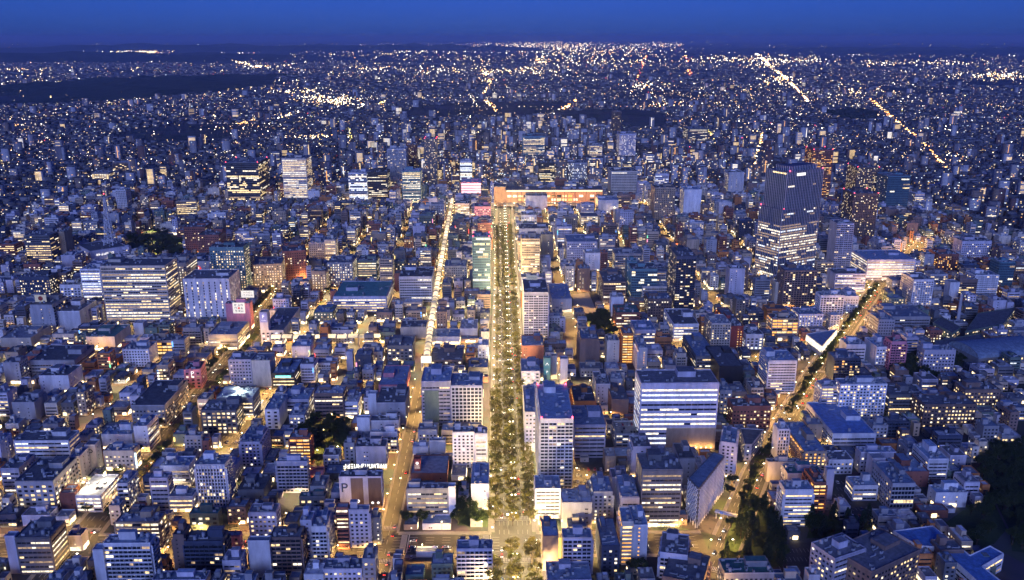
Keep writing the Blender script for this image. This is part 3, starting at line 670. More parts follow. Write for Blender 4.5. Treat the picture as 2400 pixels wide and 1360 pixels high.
(O,"slim white slab|in front of the huge striped office",312,335,759,791,750,'none','none','white','light',0,'w',{'pent':0,'gear':0}),
(H,"white hotel with small square windows|below the huge striped office",286,348,820,860,802,'pun','none','white','blue',.05,'y',{'fh':3.2}),
(S,"round-cornered store with glowing band|at the bright boulevard corner",487,556,786,820,755,'ribl','ribl','grey','light',.5,'w',{'shop':1}),
(S,"pink store with white poster sign|behind the round-cornered store",528,585,713,772,706,'none','blank','pink','dark',.2,'w',{'shop':1}),
(S,"violet-white store with stepped flank|right of the bright boulevard",611,664,776,806,722,'sq','none','white','dark',.1,'c',{'shop':.5,'gear':9}),
(S,"violet sign tower with glowing letters|at the violet-white store",607,626,733,806,727,'none','none','lav','dark',0,'w',{'pent':0,'gear':0}),
(S,"pink store with white P emblem|left of the bright boulevard",430,470,868,912,848,'sq','pun','pink','dark',.1,'w',{'rot':6,'sign':('P',7,'white',.8)}),
(O,"grey tower house with lamplit right half|right of the bright boulevard",536,588,845,908,828,'pun','none','lav','dark',.15,'w',{}),
(O,"blank pale slab lit from below|right of the bright boulevard",589,632,846,908,829,'none','none','cream','grey',0,'w',{'pent':0}),
(O,"black office with cyan sign|right of the blank pale slab",637,690,876,914,841,'ribl','ribl','black','blue',.4,'w',{'gear':8}),
(S,"gold-lit bar house|in the old quarter left of the boulevard",343,402,800,832,783,'gal','gal','tan','dark',.8,'o',{'shop':.8}),
(S,"white angled billboard house|in the lower left old quarter",91,160,882,922,857,'blank','blank','white','dark',.2,'y',{'shop':.6}),
(O,"long dark block|left of the white hotel with small square windows",70,174,846,884,810,'rib','rib','grey','dark',.2,'y',{'gear':10}),
(O,"grey block with blank front|at the left edge above the three-strip office",27,80,945,987,922,'blank','none','grey','dark',.1,'y',{}),
# centre, middle distance
(O,"pale office with lit window grid|behind the teal-roofed store",766,825,617,670,600,'dot','dot','grey','dark',.8,'w',{}),
(O,"green-grey office with bright strips|left of the rounded tan tower",837,882,612,660,597,'ribl','rib','green','dark',.8,'y',{}),
(O,"rounded tan tower with warm strips|left of the white ribbed office",889,919,608,678,590,'rib','rib','tan','dark',.7,'y',{}),
(O,"warm-striped office with white flank|behind the pale grid office",760,786,563,617,548,'rib',('rib','pun'),'cream','blue',.9,'y',{}),
(O,"plain grey office|left of the warm-striped office",723,759,570,613,552,'pun','pun','grey','grey',.1,'w',{}),
(O,"small tan office with glowing square windows|by the boulevard",729,763,637,684,627,'dot','dot','tan','dark',.9,'y',{}),
(S,"teal-roofed store with arched window strips|left of centre",781,905,696,732,660,'rib','rib','lav','green',.6,'w',{'gear':10}),
(S,"low lit annex|left of the teal-roofed store",735,780,733,760,716,'dot','dot','green','blue',.7,'w',{'shop':.8}),
(O,"white office with ribbed middle|left of the arcade",935,1012,650,708,627,'rib','pun','white','dark',.06,'w',{}),
(H,"floodlit cream hotel|right of the arcade crossing",1041,1094,625,660,592,'pun','none','cream','grey',.25,'y',{'shop':1}),
(O,"teal glass tower|on the avenue's left side",1107,1148,557,684,540,'curt','curt','teal','dark',.35,'w',{'warn':1,'fh':3.8}),
(O,"dark-centred tower with white edge piers|on the avenue's right side",1222,1266,561,650,535,'rib','none','tan','dark',.4,'y',{}),
(O,"slim purple tower with white roof sign|right of the white-edged tower",1269,1297,551,607,535,'blank','blank','dgrey','blue',.3,'w',{}),
(A,"brick and white balcony tower|on the avenue's right side",1228,1285,687,798,655,'balc',('none','balc'),'lav','dark',.1,'y',{'fh':3.0}),
(O,"brick office with blue roof|below the brick and white tower",1223,1275,812,850,787,'blank','blank','brick','blue',.3,'y',{}),
(O,"blue office with rooftop tanks|right of the avenue above the tall balcony tower",1222,1266,872,905,842,'sq','pun','lav','blue',.4,'w',{'gear':9}),
(G,"slim teal parking tower with white triangle and P|right of the avenue",1274,1291,841,902,836,'none','none','teal','green',0,'w',{'pent':0,'gear':0,'teal':1}),
(O,"grey lamplit wall|right of the slim teal parking tower",1292,1306,836,888,830,'none','none','cream','dark',0,'y',{'pent':0,'gear':0}),
(O,"tall blue-topped white slab|right of the slim teal parking tower",1314,1331,843,900,829,'none','none','lav','blue',0,'w',{'pent':0,'gear':0}),
(O,"dark office with ten lit windows|left of the arcade entrance",907,967,812,854,790,'sq','blank','dgrey','dark',.3,'y',{'gear':9}),
(S,"broad blue flat roof with pink front|below the dark ten-window office",887,950,904,928,858,'none','none','pink','blue',.1,'y',{'gear':5}),
(S,"white hall with blue roof|right of the arcade",1012,1077,791,808,772,'none','none','white','blue',.1,'y',{'pent':0,'shop':.8}),
(O,"windowless white block|on the avenue behind the white hall",1078,1119,772,795,750,'none','blank','white','grey',.1,'w',{}),
(O,"dark red block with six lit windows|right of the arcade entrance",1008,1084,846,862,816,'sq','none','brown','dark',.4,'y',{'gear':8}),
(O,"black rounded corner office|on the avenue above the frame grid hotel",1097,1144,863,884,842,'ribl','ribl','black','blue',.5,'w',{}),
(S,"cream gable-fronted hall|left of the arcade",938,999,768,794,752,'none','none','cream','dark',0,'y',{'pent':0}),
(O,"slim white sign slab|in the old quarter left of the dark ten-window office",811,826,826,870,820,'none','none','lav','light',0,'y',{'pent':0,'gear':0}),
(A,"slim house with warm stair lamps|beside the school yard",1356,1383,631,685,620,'blank',('gal','none'),'brown','blue',.7,'y',{'fh':3.0}),
(O,"plain white house|behind the warm stair lamps",1372,1408,594,634,583,'blank','none','white','grey',.1,'y',{}),
(O,"L-shaped lavender office|right of the slim purple tower",1329,1399,568,617,548,'pun','pun','lav','blue',.1,'w',{}),
(O,"round-fronted grey office with glowing strips|right of the school",1442,1505,596,637,584,'rib','rib','grey','dark',.8,'y',{}),
(O,"green-lit roof tower|right of the round-fronted office",1470,1500,614,671,606,'rib','blank','teal','green',.4,'c',{}),
(O,"teal glass office|behind the brown punched block",1481,1541,632,702,617,'curt','curt','teal','dark',.3,'w',{}),
(O,"dark brown block|right of the school yard",1414,1468,662,718,636,'rib','pun','brown','dark',.3,'y',{}),
(S,"school gymnasium with blue roof|beside the brick and white tower",1293,1340,702,732,666,'blank','rib','white','blue',.3,'o',{'pent':0}),
(A,"dark navy apartment tower with yellow windows|right of centre",1586,1632,602,735,580,'balc','pun','navy','dark',.22,'y',{'fh':3.0}),
(O,"white office with blue roof deck|left of the dark navy tower",1506,1580,673,705,660,'rib','pun','white','blue',.1,'w',{}),
(O,"brown punched-window block|left of the dark navy tower",1519,1575,702,750,686,'pun','pun','brown','blue',.3,'w',{}),
(O,"brick block with green-lit roof|right of the school yard",1444,1500,734,769,715,'rib','blank','brick','green',.7,'y',{}),
(O,"white block|left of the green-lit brick roof",1433,1462,697,742,688,'none','none','white','grey',0,'w',{}),
(O,"white office with lit left flank and emblem|right of centre",1579,1638,761,800,725,'ribl',('rib','none'),'white','dark',.35,'w',{'gear':8}),
(O,"long blue-roofed office with glowing left flank|above the big striped office",1632,1682,836,870,786,'rib','rib','dgrey','blue',.4,'y',{}),
(O,"black-roofed hall|right of the long blue-roofed office",1686,1742,860,900,812,'none','none','black','dark',0,'y',{'gear':3}),
(A,"grey apartment house with lamplit base|left of the red gallery apartments",1668,1714,760,820,738,'pun',('pun','none'),'cream','grey',.12,'y',{}),
(A,"red gallery apartments with orange lamps|right of centre",1715,1743,766,816,722,'blank',('gal','none'),'red','dark',.7,'o',{}),
(O,"white house with dark glass front|right of the red gallery apartments",1749,1790,785,820,766,'sq','pun','white','dark',.3,'c',{}),
(A,"banded octagonal apartment tower|beside the diagonal boulevard",1802,1868,847,922,822,'rib','rib','white','blue',.15,'y',{'fh':3.0}),
(O,"orange-lit office|left of the white-windowed house by the boulevard",1811,1871,748,790,736,'gal','gal','tan','dark',.85,'o',{}),
(A,"brown slab apartment house|right of the avenue's parking tower",1362,1404,796,857,771,'none','gal','brown','blue',.2,'w',{}),
(A,"pinkish narrow house|between brown slab and orange galleries",1423,1452,800,858,786,'blank','none','cream','dark',.1,'y',{}),
(A,"bright orange gallery house|above the big striped office",1460,1484,783,852,768,'gal',('gal','none'),'orange','blue',.9,'o',{'fh':3.0}),
(A,"white house with orange flank|right of the bright orange gallery",1497,1518,817,872,790,'blank',('gal','none'),'white','blue',.8,'o',{'fh':3.0}),
(O,"banded round-fronted tower|behind the bright orange gallery",1488,1537,775,815,752,'rib','rib','lav','blue',.5,'w',{'gear':9}),
(O,"low cream block|right of the tall blue-topped slab",1361,1412,866,884,850,'pun','pun','cream','grey',.05,'y',{'gear':3}),
(O,"white house with teal roof court|left of the big striped office",1397,1430,902,945,872,'blank','blank','white','dark',.1,'y',{}),
(O,"blank brown front house|left of the big striped office",1434,1474,938,973,905,'none','none','brown','dark',0,'y',{'gear':4}),
(S,"white office near the station|on the avenue's right side",1222,1259,505,527,484,'sq','blank','white','dark',.5,'w',{'shop':.7}),
(S,"tall blank white store|in front of the station",1232,1283,460,492,442,'none','none','white','grey',0,'w',{'pent':0}),
(S,"low white-parapet store|below the white office near the station",1217,1286,537,556,525,'blank','none','white','dark',.1,'w',{}),
(S,"pink-washed store|left of the avenue near the station",1112,1150,485,515,466,'pun','pun','pink','dark',.4,'w',{'shop':.8,'gear':8}),
(S,"blazing glass store front|at the arcade's far end",1066,1100,478,510,465,'gal','none','cream','dark',1,'w',{'shop':1}),
(G,"lit parking garage with open roof|right of the station forecourt",1362,1402,508,530,485,'gar','gar','cream','dark',.8,'y',{'fh':3.0,'pent':0,'gear':0}),
(O,"white blocks right of the lit garage|near the station",1402,1450,470,500,455,'none','none','white','blue',0,'w',{}),
# right half, middle distance
(A,"brown apartment tower with sparse lights|below the tall stepped skyscraper",1840,1916,635,722,622,'grid','grid','brown','blue',.13,'y',{'fh':3.0}),
(O,"slim cream slab|left of the brown sparse-light tower",1818,1838,663,712,655,'none','none','cream','grey',0,'y',{'pent':0,'gear':0}),
(A,"slim grey tower house|left of the skyscraper's foot",1711,1747,631,698,622,'blank','none','lav','dark',.1,'y',{}),
(A,"tall striped apartment tower|right of the stepped skyscraper",1962,2002,525,637,511,'balc',('none','blank'),'lav','dark',.08,'y',{'fh':3.0}),
(O,"grey office with lit floors|right of the brown sparse-light tower",1958,2030,643,685,630,'rib',('none','rib'),'lav','dark',.5,'w',{'gear':8}),
(O,"long blue-roofed office with glowing strips|behind the diagonal boulevard's bend",2034,2146,610,657,587,'ribl','rib','lav','blue',.7,'w',{}),
(A,"white gridded apartment block|left of the diagonal boulevard's bend",1924,1979,694,749,685,'grid','grid','white','blue',.06,'y',{'fh':3.0}),
(O,"white corner house with glowing sign|right of the white gridded block",1981,2013,696,732,681,'pun','rib','white','blue',.2,'w',{}),
(A,"slim white house|below the white gridded block",1947,1970,740,774,733,'pun','pun','white','light',.15,'y',{'pent':0}),
(A,"white house full of lit windows|below the brown sparse-light tower",1873,1930,738,772,722,'dot','dot','lav','blue',.4,'y',{'fh':3.0}),
(A,"brown and white apartment pair|right of the diagonal boulevard",2142,2190,657,725,640,'pun',('pun','none'),'white','dark',.2,'y',{'fh':3.0}),
(O,"office with square roof courtyard|right of the diagonal boulevard",2092,2180,744,768,716,'rib','rib','grey','blue',.1,'w',{}),
(O,"small grey tower house|beside the diagonal boulevard's trees",2060,2098,751,793,735,'pun','pun','grey','blue',.1,'w',{}),
(O,"white house beside navy slab|right of the lit triangular roof",1984,2030,809,852,795,'rib','none','white','blue',.1,'w',{}),
(O,"white office with dark rear slab|right of the boulevard median",2055,2090,815,862,792,'pun','none','white','blue',.25,'y',{}),
(A,"navy apartment house with orange stair lamps|right of the boulevard median",1956,2018,842,894,826,'balc',('none','blank'),'navy','blue',.2,'o',{'fh':3.0}),
(A,"rosy balcony house|right of the boulevard median",2090,2126,802,867,790,'balc','balc','pink','dark',.12,'y',{'fh':3.0}),
(O,"lavender-grey office|above the low dark campus block",2167,2241,822,874,810,'pun','pun','lav','blue',.12,'y',{}),
(A,"white banded apartment house|near the right edge",2286,2342,646,695,635,'rib','pun','white','blue',.12,'y',{'fh':3.0}),
(O,"slim white slab|left of the white banded house near the right edge",2228,2250,663,708,656,'none','none','white','light',0,'w',{'pent':0,'gear':0}),
(O,"blue glass slab|near the right edge",2344,2380,616,681,606,'curt','curt','teal','blue',.15,'w',{}),
(O,"lavender office with dark court roof|near the right edge",2256,2325,566,612,557,'pun','blank','lav','dark',.15,'w',{}),
(A,"red brick apartments with lit stair|near the right edge",2201,2248,597,642,585,'pun',('gal','none'),'brick','dark',.3,'o',{}),
(A,"dark twin apartment tower with red roof lights|right of the skyscraper",2002,2060,455,562,443,'pun','pun','brown','dark',.16,'y',{'warn':1,'fh':3.0}),
(A,"reddish slim tower with glowing stair column|behind the skyscraper",1907,1953,352,470,340,'balc','gal','brick','dark',.4,'o',{'warn':1,'fh':3.0}),
(A,"grey lit apartment tower|behind the dark twin tower",2010,2062,393,476,384,'pun','pun','brown','dark',.3,'y',{'warn':1,'fh':3.0}),
(O,"blue glass office|right of the grey lit apartment tower",2082,2135,414,492,404,'curt','pun','teal','dark',.08,'w',{}),
(H,"white hotel with warm flank|left of the skyscraper",1709,1745,405,457,392,'blank',('dot','dot'),'white','dark',.5,'y',{}),
(O,"blue-signed office|behind the tan forecourt tower",1536,1568,408,440,398,'rib','rib','lav','dark',.5,'c',{}),
(O,"tan forecourt tower|right of the station",1535,1583,441,515,432,'dot','none','tan','dark',.1,'y',{}),
(O,"white slab with lit flank|right of the tan forecourt tower",1604,1645,445,508,436,'none',('dot','none'),'white','blue',.6,'y',{}),
(O,"dark green-signed office|behind the communications mast",1613,1659,302,337,296,'rib','rib','dgrey','dark',.4,'w',{}),
# skyline behind the station
(T,"dark glass twin-faced tower|in the left middle distance",528,604,382,478,364,'curtd','curtd','dgrey','dark',.4,'y',{'rot':0,'warn':1,'fh':3.9}),
(T,"brightly striped tower|right of the dark twin-faced tower",660,716,372,472,358,'rib','rib','cream','dark',.95,'y',{'fh':3.9}),
(T,"pale glass office tower|left of the station",816,859,406,472,398,'curt','curt','white','light',.7,'c',{'fh':3.8}),
(T,"black glass tower|right of the pale glass tower",861,907,404,474,392,'rib','rib','black','dark',.5,'w',{'fh':3.8}),
(A,"white residential tower|behind the black glass tower",908,950,350,425,340,'balc','balc','white','light',.12,'y',{'fh':3.0}),
(T,"slim dark residential tower|left of the station",994,1023,326,440,318,'pun','pun','dgrey','dark',.25,'y',{'warn':1,'fh':3.0}),
(T,"white-crowned glass tower|left of the station",942,985,402,476,390,'rib','rib','teal','light',.8,'w',{'fh':3.8}),
(O,"brick tower|behind the white-crowned tower",951,976,340,405,332,'pun','pun','brick','dark',.15,'y',{}),
(O,"glowing white sign tower|above the pink rounded store",1078,1106,378,430,368,'curt','curt','white','light',.9,'c',{}),
(S,"pink rounded store|left of the station",1080,1128,428,462,418,'none','none','pink','light',0,'w',{'shop':1,'pinklit':1}),
(O,"gold-green glass office|behind the station",1226,1277,320,372,312,'rib','rib','teal','dark',.8,'y',{}),
(O,"black box office|behind the station roof",1263,1300,382,434,370,'rib','rib','black','dark',.55,'w',{}),
(H,"white ribbed hotel|behind the station roof",1328,1376,383,428,372,'vfin','vfin','white','dark',.25,'c',{}),
(H,"cream slab hotel with dark strips|at the station's right end",1433,1494,402,460,393,'ribl','blank','cream','dark',.02,'w',{}),
(O,"sloping dark-roofed hall|behind the cream slab hotel",1436,1482,378,398,366,'rib','rib','dgrey','dark',.3,'w',{}),
(O,"office with evenly lit strips|behind the cream slab hotel",1382,1412,340,374,332,'rib','rib','grey','dark',.9,'y',{}),
(A,"tall slim apartment tower|on the far right skyline of the station",1437,1456,262,316,256,'balc','balc','brown','dark',.15,'y',{}),
(A,"tower with twin gold stair columns|behind the station",1374,1397,280,306,274,'blank','gal','dgrey','dark',.5,'o',{}),
(O,"pale office with blue sign|right of the evenly lit strips",1452,1491,314,372,306,'dot','dot','lav','dark',.5,'w',{}),
(A,"white gallery apartments|in the left middle distance",425,461,483,500,470,'rib','gal','white','blue',.7,'w',{}),
(A,"glowing gallery block|far left beyond the old town",215,254,406,426,401,'gal','gal','tan','grey',1,'y',{'pent':0}),
(A,"brown gallery block|right of the glowing far gallery",264,301,382,406,377,'gal','gal','brown','grey',.25,'y',{'pent':0}),
(O,"slim white twin slab|left of the dark grove in the distance",270,294,446,496,440,'pun','pun','white','light',.05,'y',{}),
(O,"dark brick block with blue sign|right of the dark grove",430,480,533,590,515,'pun','pun','brick','dark',.12,'y',{}),
(O,"brick hall with white stripe|behind the speckled hotel",462,512,552,600,528,'pun','pun','brick','dark',.1,'y',{}),
(O,"gold-lit school block|left of the white gallery apartments",412,460,472,512,466,'rib','rib','tan','dark',.6,'y',{'rot':10}),
]
def marks(parent, rows, cols, w, h, loc, mat, seed=1):
    """writing too small to read in the photograph: rows of short strokes"""
    R = random.Random(seed); m = MB(); cw = w / cols; rh = h / rows
    for r in range(rows):
        for c in range(cols):
            x = loc[0] - w / 2 + (c + .5) * cw; z = loc[2] - h / 2 + (r + .5) * rh; a = cw * .36; b = rh * .36; t = min(a, b) * .35
            for (x0, x1, z0, z1) in R.sample([(-a, -a + t, -b, b), (a - t, a, -b, b), (-a, a, b - t, b), (-a, a, -b, -b + t), (-a, a, -t / 2, t / 2), (-t / 2, t / 2, -b, b)], 3):
                y = loc[1] - R.uniform(0, .02); m.quad((x + x0, y, z + z0), (x + x1, y, z + z0), (x + x1, y, z + z1), (x + x0, y, z + z1))
    m.build("lettering", mat, parent)
def disc(parent, loc, r, mat, name="emblem"):
    m = MB(); m.poly([(loc[0] + r * math.cos(-k * math.pi / 8), loc[1], loc[2] - r * math.sin(-k * math.pi / 8)) for k in range(16)]); m.build(name, mat, parent)
SIGN = {'navy': WALL['navy'], 'red': emit("sign_red", (1, .05, .04), .8), 'white': emit("sign_white", (1, .95, .9), 1.3)}
HEADS = []; LMK = []; SIGRECT = []
CATNAME = {O: "office_building", A: "apartment_building", H: "hotel", S: "shop_building", G: "parking_garage", T: "tower"}
SIGB = {}
for si, (cat, lab, xl, xr, yt, yb, yk, st, sd, wall, roof, lit, lc, kw) in enumerate(SPEC):
    R = random.Random(1000 + si)
    P0, rot, w, d, h = place(xl, xr, yt, yb, yk, kw.get('rot', 0.0), kw.get('yr'))
    if st == 'none' and 'gear' in kw and kw['gear'] == 0: d = min(d, max(6.0, w * 1.2))
    if P0[1] > 1200: d = min(d, max(16.0, w * 1.15))
    head = lab.split('|')[0]; label = lab.replace('|', ' ')
    near = yb > 860 and st in ('rib', 'ribl', 'balc', 'gal', 'curtd', 'grid', 'vfin')
    fh = kw.get('fh', 3.1 if cat == A else 3.7)
    b = building(CATNAME[cat], label, cat, P0, rot, w, d, h, st, sd, wall, roof, lit, lc, fh, near, None, kw.get('gear'),
                 kw.get('pent', 1), kw.get('shop', 0), R=R, warn=kw.get('warn', False))
    SIGB[head] = (b, w, d, h)
    cx, cyy = P0[0] + math.cos(rot) * w / 2 - math.sin(rot) * d / 2, P0[1] + math.sin(rot) * w / 2 + math.cos(rot) * d / 2
    LMK.append((cx, cyy, head)); SIGRECT.append((xl, xr, yt, yb, P0[1]))
    if 'sign' in kw:
        tx, sz, mt, fz = kw['sign']
        if mt == 'red': disc(b, (w / 2, -.45, h * fz), sz * .55, SIGN['red'])
        lettering(tx, sz, SIGN['white' if mt == 'red' else mt], b, (w / 2, -.55, h * fz), (math.pi / 2, 0, 0))
    if kw.get('sign2'):
        bw = w / 4.2
        for k, (a0, a1) in enumerate(((bw * 1.15, bw * 2.35), (bw * 2.85, bw * 4.15))):
            m = MB(); m.box(a0, a1, -.25, -.02, 1, h - .5); m.build("facade_panel", WALL['brown'], b)
        lettering("P", 11, WALL['navy'], b, (bw * .5, -.4, h * .68), (math.pi / 2, 0, 0))
        lettering("P", 8, SIGN['white'], b, (bw * 1.7, -.4, h * .22), (math.pi / 2, 0, 0))
        for k in (-1, 1): disc(b, (bw * 3.5 + k * 2.2, -.4, h * .22), 1.1, SIGN['white'])
        marks(b, 1, 8, bw, 1.4, (bw * 3.5, -.42, h * .14), M_WHITE, 5)
    if kw.get('teal'):
        m = MB(); m.box(.3, w - .3, -.3, -.02, h * .62, h - .4); m.box(1, w - 1, -.3, -.02, h * .4, h * .58); m.build("sign_panel", emit("sign_teal", (.03, .30, .42), .45), b)
        m = MB(); q = w * .22; z = h * .8
        for s in (-1, 1): m.poly([(w / 2, -.36, z + q), (w / 2, -.36, z + q * .45), (w / 2 + s * q * .75, -.36, z - q * .75), (w / 2 + s * q * 1.25, -.36, z - q)])
        m.build("emblem", SIGN['white'], b)
        lettering("P", w * .5, SIGN['white'], b, (w / 2, -.4, h * .49), (math.pi / 2, 0, 0))
    if kw.get('lit_letters'):
        marks(b, 1, 7, w * .5, 5.0, (w * .38, -.5, h * .62), SIGN['white'], 3)
    if kw.get('redsign'):
        disc(b, (w / 2, -.4, h * .85), 1.3, SIGN['white']); marks(b, 2, 6, w * .8, 4, (w / 2, -.42, h * .68), SIGN['white'], 4)
    if head == "blank brown slab beside a yellow light shaft":
        m = MB(); m.box(w + .02, w + 2.2, .3, 2.0, 1, h - 2); m.build("lit_stairwell", emit("stairwell_gold", (1, .62, .10), 1.6, .3), b)
    if head == "windowless brown podium with flame lamps":
        for k in range(5):
            lx = w * (.52 + .1 * k); m = MB(); m.cyl(lx, -.5, 2.5, 3.3, .35, .2, 6); m.build("wall_lamp", emit("flame_lamp", (1, .6, .2), 12) if k == 0 else bpy.data.materials["flame_lamp"], b)
            ld = bpy.data.lights.new("wall_light", 'POINT'); ld.energy = 1500; ld.color = (1, .58, .2); ld.shadow_soft_size = .2; lo = bpy.data.objects.new("wall_light", ld); COL.objects.link(lo); lo.parent = b; lo.location = (lx, -1.0, 3.6)
    if kw.get('pinklit'):
        m = MB()
        for k in range(5): m.box(1, w - 1, -.5, -.1, 3 + k * h / 5.5, 3 + k * h / 5.5 + h / 8)
        m.build("lit_band", emit("pink_band", (1, .58, .66), 1.5), b)

# ------------------------------------------------------------------ single structures
def prism(name, label, cat, pts, h, z0=0.0, st='pun', wall='white', roof='blue', lit=.2, lc='y', fh=3.6, extra=None, ccw=True):
    """a building over a many-cornered plan, walls dressed edge by edge"""
    A2 = sum(a[0] * b[1] - b[0] * a[1] for a, b in zip(pts, pts[1:] + pts[:1]))
    if A2 < 0: pts = pts[::-1]
    cx = sum(p[0] for p in pts) / len(pts); cyy = sum(p[1] for p in pts) / len(pts)
    root = empty(name, cx, cyy); tag(root, label, cat); P = [(x - cx, y - cyy) for x, y in pts]
    W = MB(); wins = {}; bals = {}
    B = {'wall': W, 'win': (lambda i: wins.setdefault((B['fid'], i), MB())), 'bal': (lambda i: bals.setdefault((B['fid'], i), MB()))}
    for k, (a, b) in enumerate(zip(P, P[1:] + P[:1])):
        W.quad((*a, z0 - .3), (*b, z0 - .3), (*b, h), (*a, h)); l = math.hypot(b[0] - a[0], b[1] - a[1]); u = ((b[0] - a[0]) / l, (b[1] - a[1]) / l); n = (u[1], -u[0])
        if n[1] < .35: B['fid'] = k; facade(B, Fc(a[0], a[1], u[0], u[1], n[0], n[1], l), h, st, lit, lc, fh, random)
        fc = Fc(a[0], a[1], u[0], u[1], n[0], n[1], l); fc.box(W, 0, l, h - .05, h + .9, -.3, .02)
    W.build("wall", WALL[wall], root)
    for mb in wins.values(): mb.build("window", GLS, root)
    for mb in bals.values(): mb.build("balcony", WALL[wall], root)
    r = MB(); r.poly([(*p, h) for p in P]); r.build("roof", ROOF[roof], root)
    BLD.append((pts, h)); LMK.append((cx, cyy, extra or name.replace('_', ' '))); return root, P
def height_at(x, yt, yb):
    lo, hi = 1.0, 340.0
    for _ in range(50):
        h = (lo + hi) / 2; X, Y = gnd(x, yt, h)
        if proj(X, Y, 0)[1] > yb: hi = h
        else: lo = h
    return h

# the stepped skyscraper
C = gnd(1819, 656); Rr = gnd(1906, 640); rot = math.atan2(Rr[1] - C[1], Rr[0] - C[0]); w = math.hypot(Rr[0] - C[0], Rr[1] - C[1])
h1 = height_at(1825, 493, 656); h2 = height_at(1838, 403, 652)
sky_t = empty("skyscraper", C[0], C[1], 0, rot); tag(sky_t, "tallest stepped glass skyscraper with lit lower floors right of centre", "skyscraper")
d = 46.0
for (x0, x1, y0, y1, za, zb, l, nm) in ((0, w, 0, d, 0, h1 * .80, .80, "lower_tier"), (0, w, 0, d, h1 * .80, h1, .12, "middle_tier"), (w * .05, w, 0, d * .92, h1, h2, .07, "upper_tier"), (w * .18, w * .9, d * .15, d * .7, h2, h2 + 7, 0, "crown")):
    W = MB(); wins = {}; B = {'fid': 0, 'wall': W}; B['win'] = lambda i: wins.setdefault((B['fid'], i), MB())
    for a, b in (((x0, y0), (x1, y0)), ((x1, y0), (x1, y1)), ((x1, y1), (x0, y1)), ((x0, y1), (x0, y0))): W.quad((*a, za), (*b, za), (*b, zb), (*a, zb))
    W.quad((x0, y0, zb), (x1, y0, zb), (x1, y1, zb), (x0, y1, zb))
    part = W.build("tower_shell", WALL['navy'], sky_t); M2 = MB(); B['wall'] = M2
    for k, fc in enumerate((Fc(x0, y0, 1, 0, 0, -1, x1 - x0), Fc(x1, y0, 0, 1, 1, 0, y1 - y0), Fc(x0, y1, 0, -1, -1, 0, y1 - y0))):
        B['fid'] = k; hh = zb - za; nf = max(1, int(hh / 4.0)); nb = int(fc.L / 3.4); bw = fc.L / nb
        for i in range(nf):
            mb = B['win'](i); dens_l = l * random.choice((.5, .8, 1.0, 1.1)); on = random.random() < dens_l; tone = random.choice((1, 1, 3, 3, 5))
            for j in range(nb):
                z = za + i * 4.0
                if random.random() < .3: on = random.random() < dens_l
                fc.quad(mb, j * bw + .3, (j + 1) * bw - .3, z + 1.1, z + 3.3, .06, (tone if random.random() < .75 else 3) if on else 6)
        for j in range(nb + 1): a = min(max(j * bw, .22), fc.L - .22); fc.box(M2, a - .22, a + .22, za, zb + (1.2 if nm == "upper_tier" else .6), 0, .5)
    M2.build("mullion", WALL['lav'], sky_t, "stuff")
    for mb in wins.values(): mb.build("window", GLS, sky_t)
m = MB(); m.box(w * .3, w * .52, -.6, -.1, h2 - 6.5, h2 - 2.5); m.build("lit_sign", SIGN['white'], sky_t)
m = MB(); m.box(w * .05 - .6, w * .05 - .1, 2, d * .6, h2 - 3, h2 - 1); m.build("lit_cornice", LIT_Y, sky_t)
for a, b in ((w * .13, 1), (w - 1, 1), (1, d - 2)): obj_of("warning_light", WARN, sky_t, (a, b, (h2 if a > 2 else h1) + 1.6))
obj_of("warning_light", WARN, sky_t, (w * .05, .5, h1 + 1.5))
c, s = math.cos(rot), math.sin(rot); BLD.append(([(C[0] + c * a - s * b, C[1] + s * a + c * b) for a, b in ((0, 0), (w, 0), (w, d), (0, d))], h2)); LMK.append((C[0] + 20, C[1] + 25, "tallest stepped skyscraper"))
SIGRECT.append((1775, 1918, 400, 656, C[1]))

# wedge-shaped office with a diamond lattice
h = height_at(1637, 1146, 1236); q = [gnd(1638, 1147, h), gnd(1698, 1070, h), gnd(1672, 1062, h), gnd(1614, 1122, h)]
wd, P = prism("wedge_office", "white wedge office wrapped in diamond lattice at the right crossing", "office building", q, h, st='sq', wall='dgrey', roof='blue', lit=.05, extra="white diamond-lattice wedge")
cc = sum(p[0] for p in q) / 4, sum(p[1] for p in q) / 4; A_, B_ = P[0], P[1]
order = [(q[i][0] - cc[0], q[i][1] - cc[1]) for i in range(4)]
for (a, b) in ((order[0], order[1]), (order[3], order[0])):
    l = math.hypot(b[0] - a[0], b[1] - a[1]); u = ((b[0] - a[0]) / l, (b[1] - a[1]) / l); n = (u[1], -u[0])
    fc = Fc(a[0], a[1], u[0], u[1], n[0], n[1], l); nb = max(2, int(l / 4)); bw = l / nb; nz = int(h / 4)
    m = MB()
    for i in range(nz):
        for j in range(nb):
            z = 4 + i * (h - 4) / nz; zz = (h - 4) / nz
            if z + zz > h + .1: continue
            m.tube(fc.p(j * bw, z, .8), fc.p((j + 1) * bw, z + zz, .8), .38, n=4); m.tube(fc.p((j + 1) * bw, z, .8), fc.p(j * bw, z + zz, .8), .38, n=4)
    for j in range(nb + 1): m.tube(fc.p(j * bw, 0, .8), fc.p(j * bw, 4, .8), .45, n=4)
    m.build("diamond_lattice", WALL['white'], wd, "stuff")
SIGRECT.append((1614, 1698, 1068, 1236, q[0][1]))

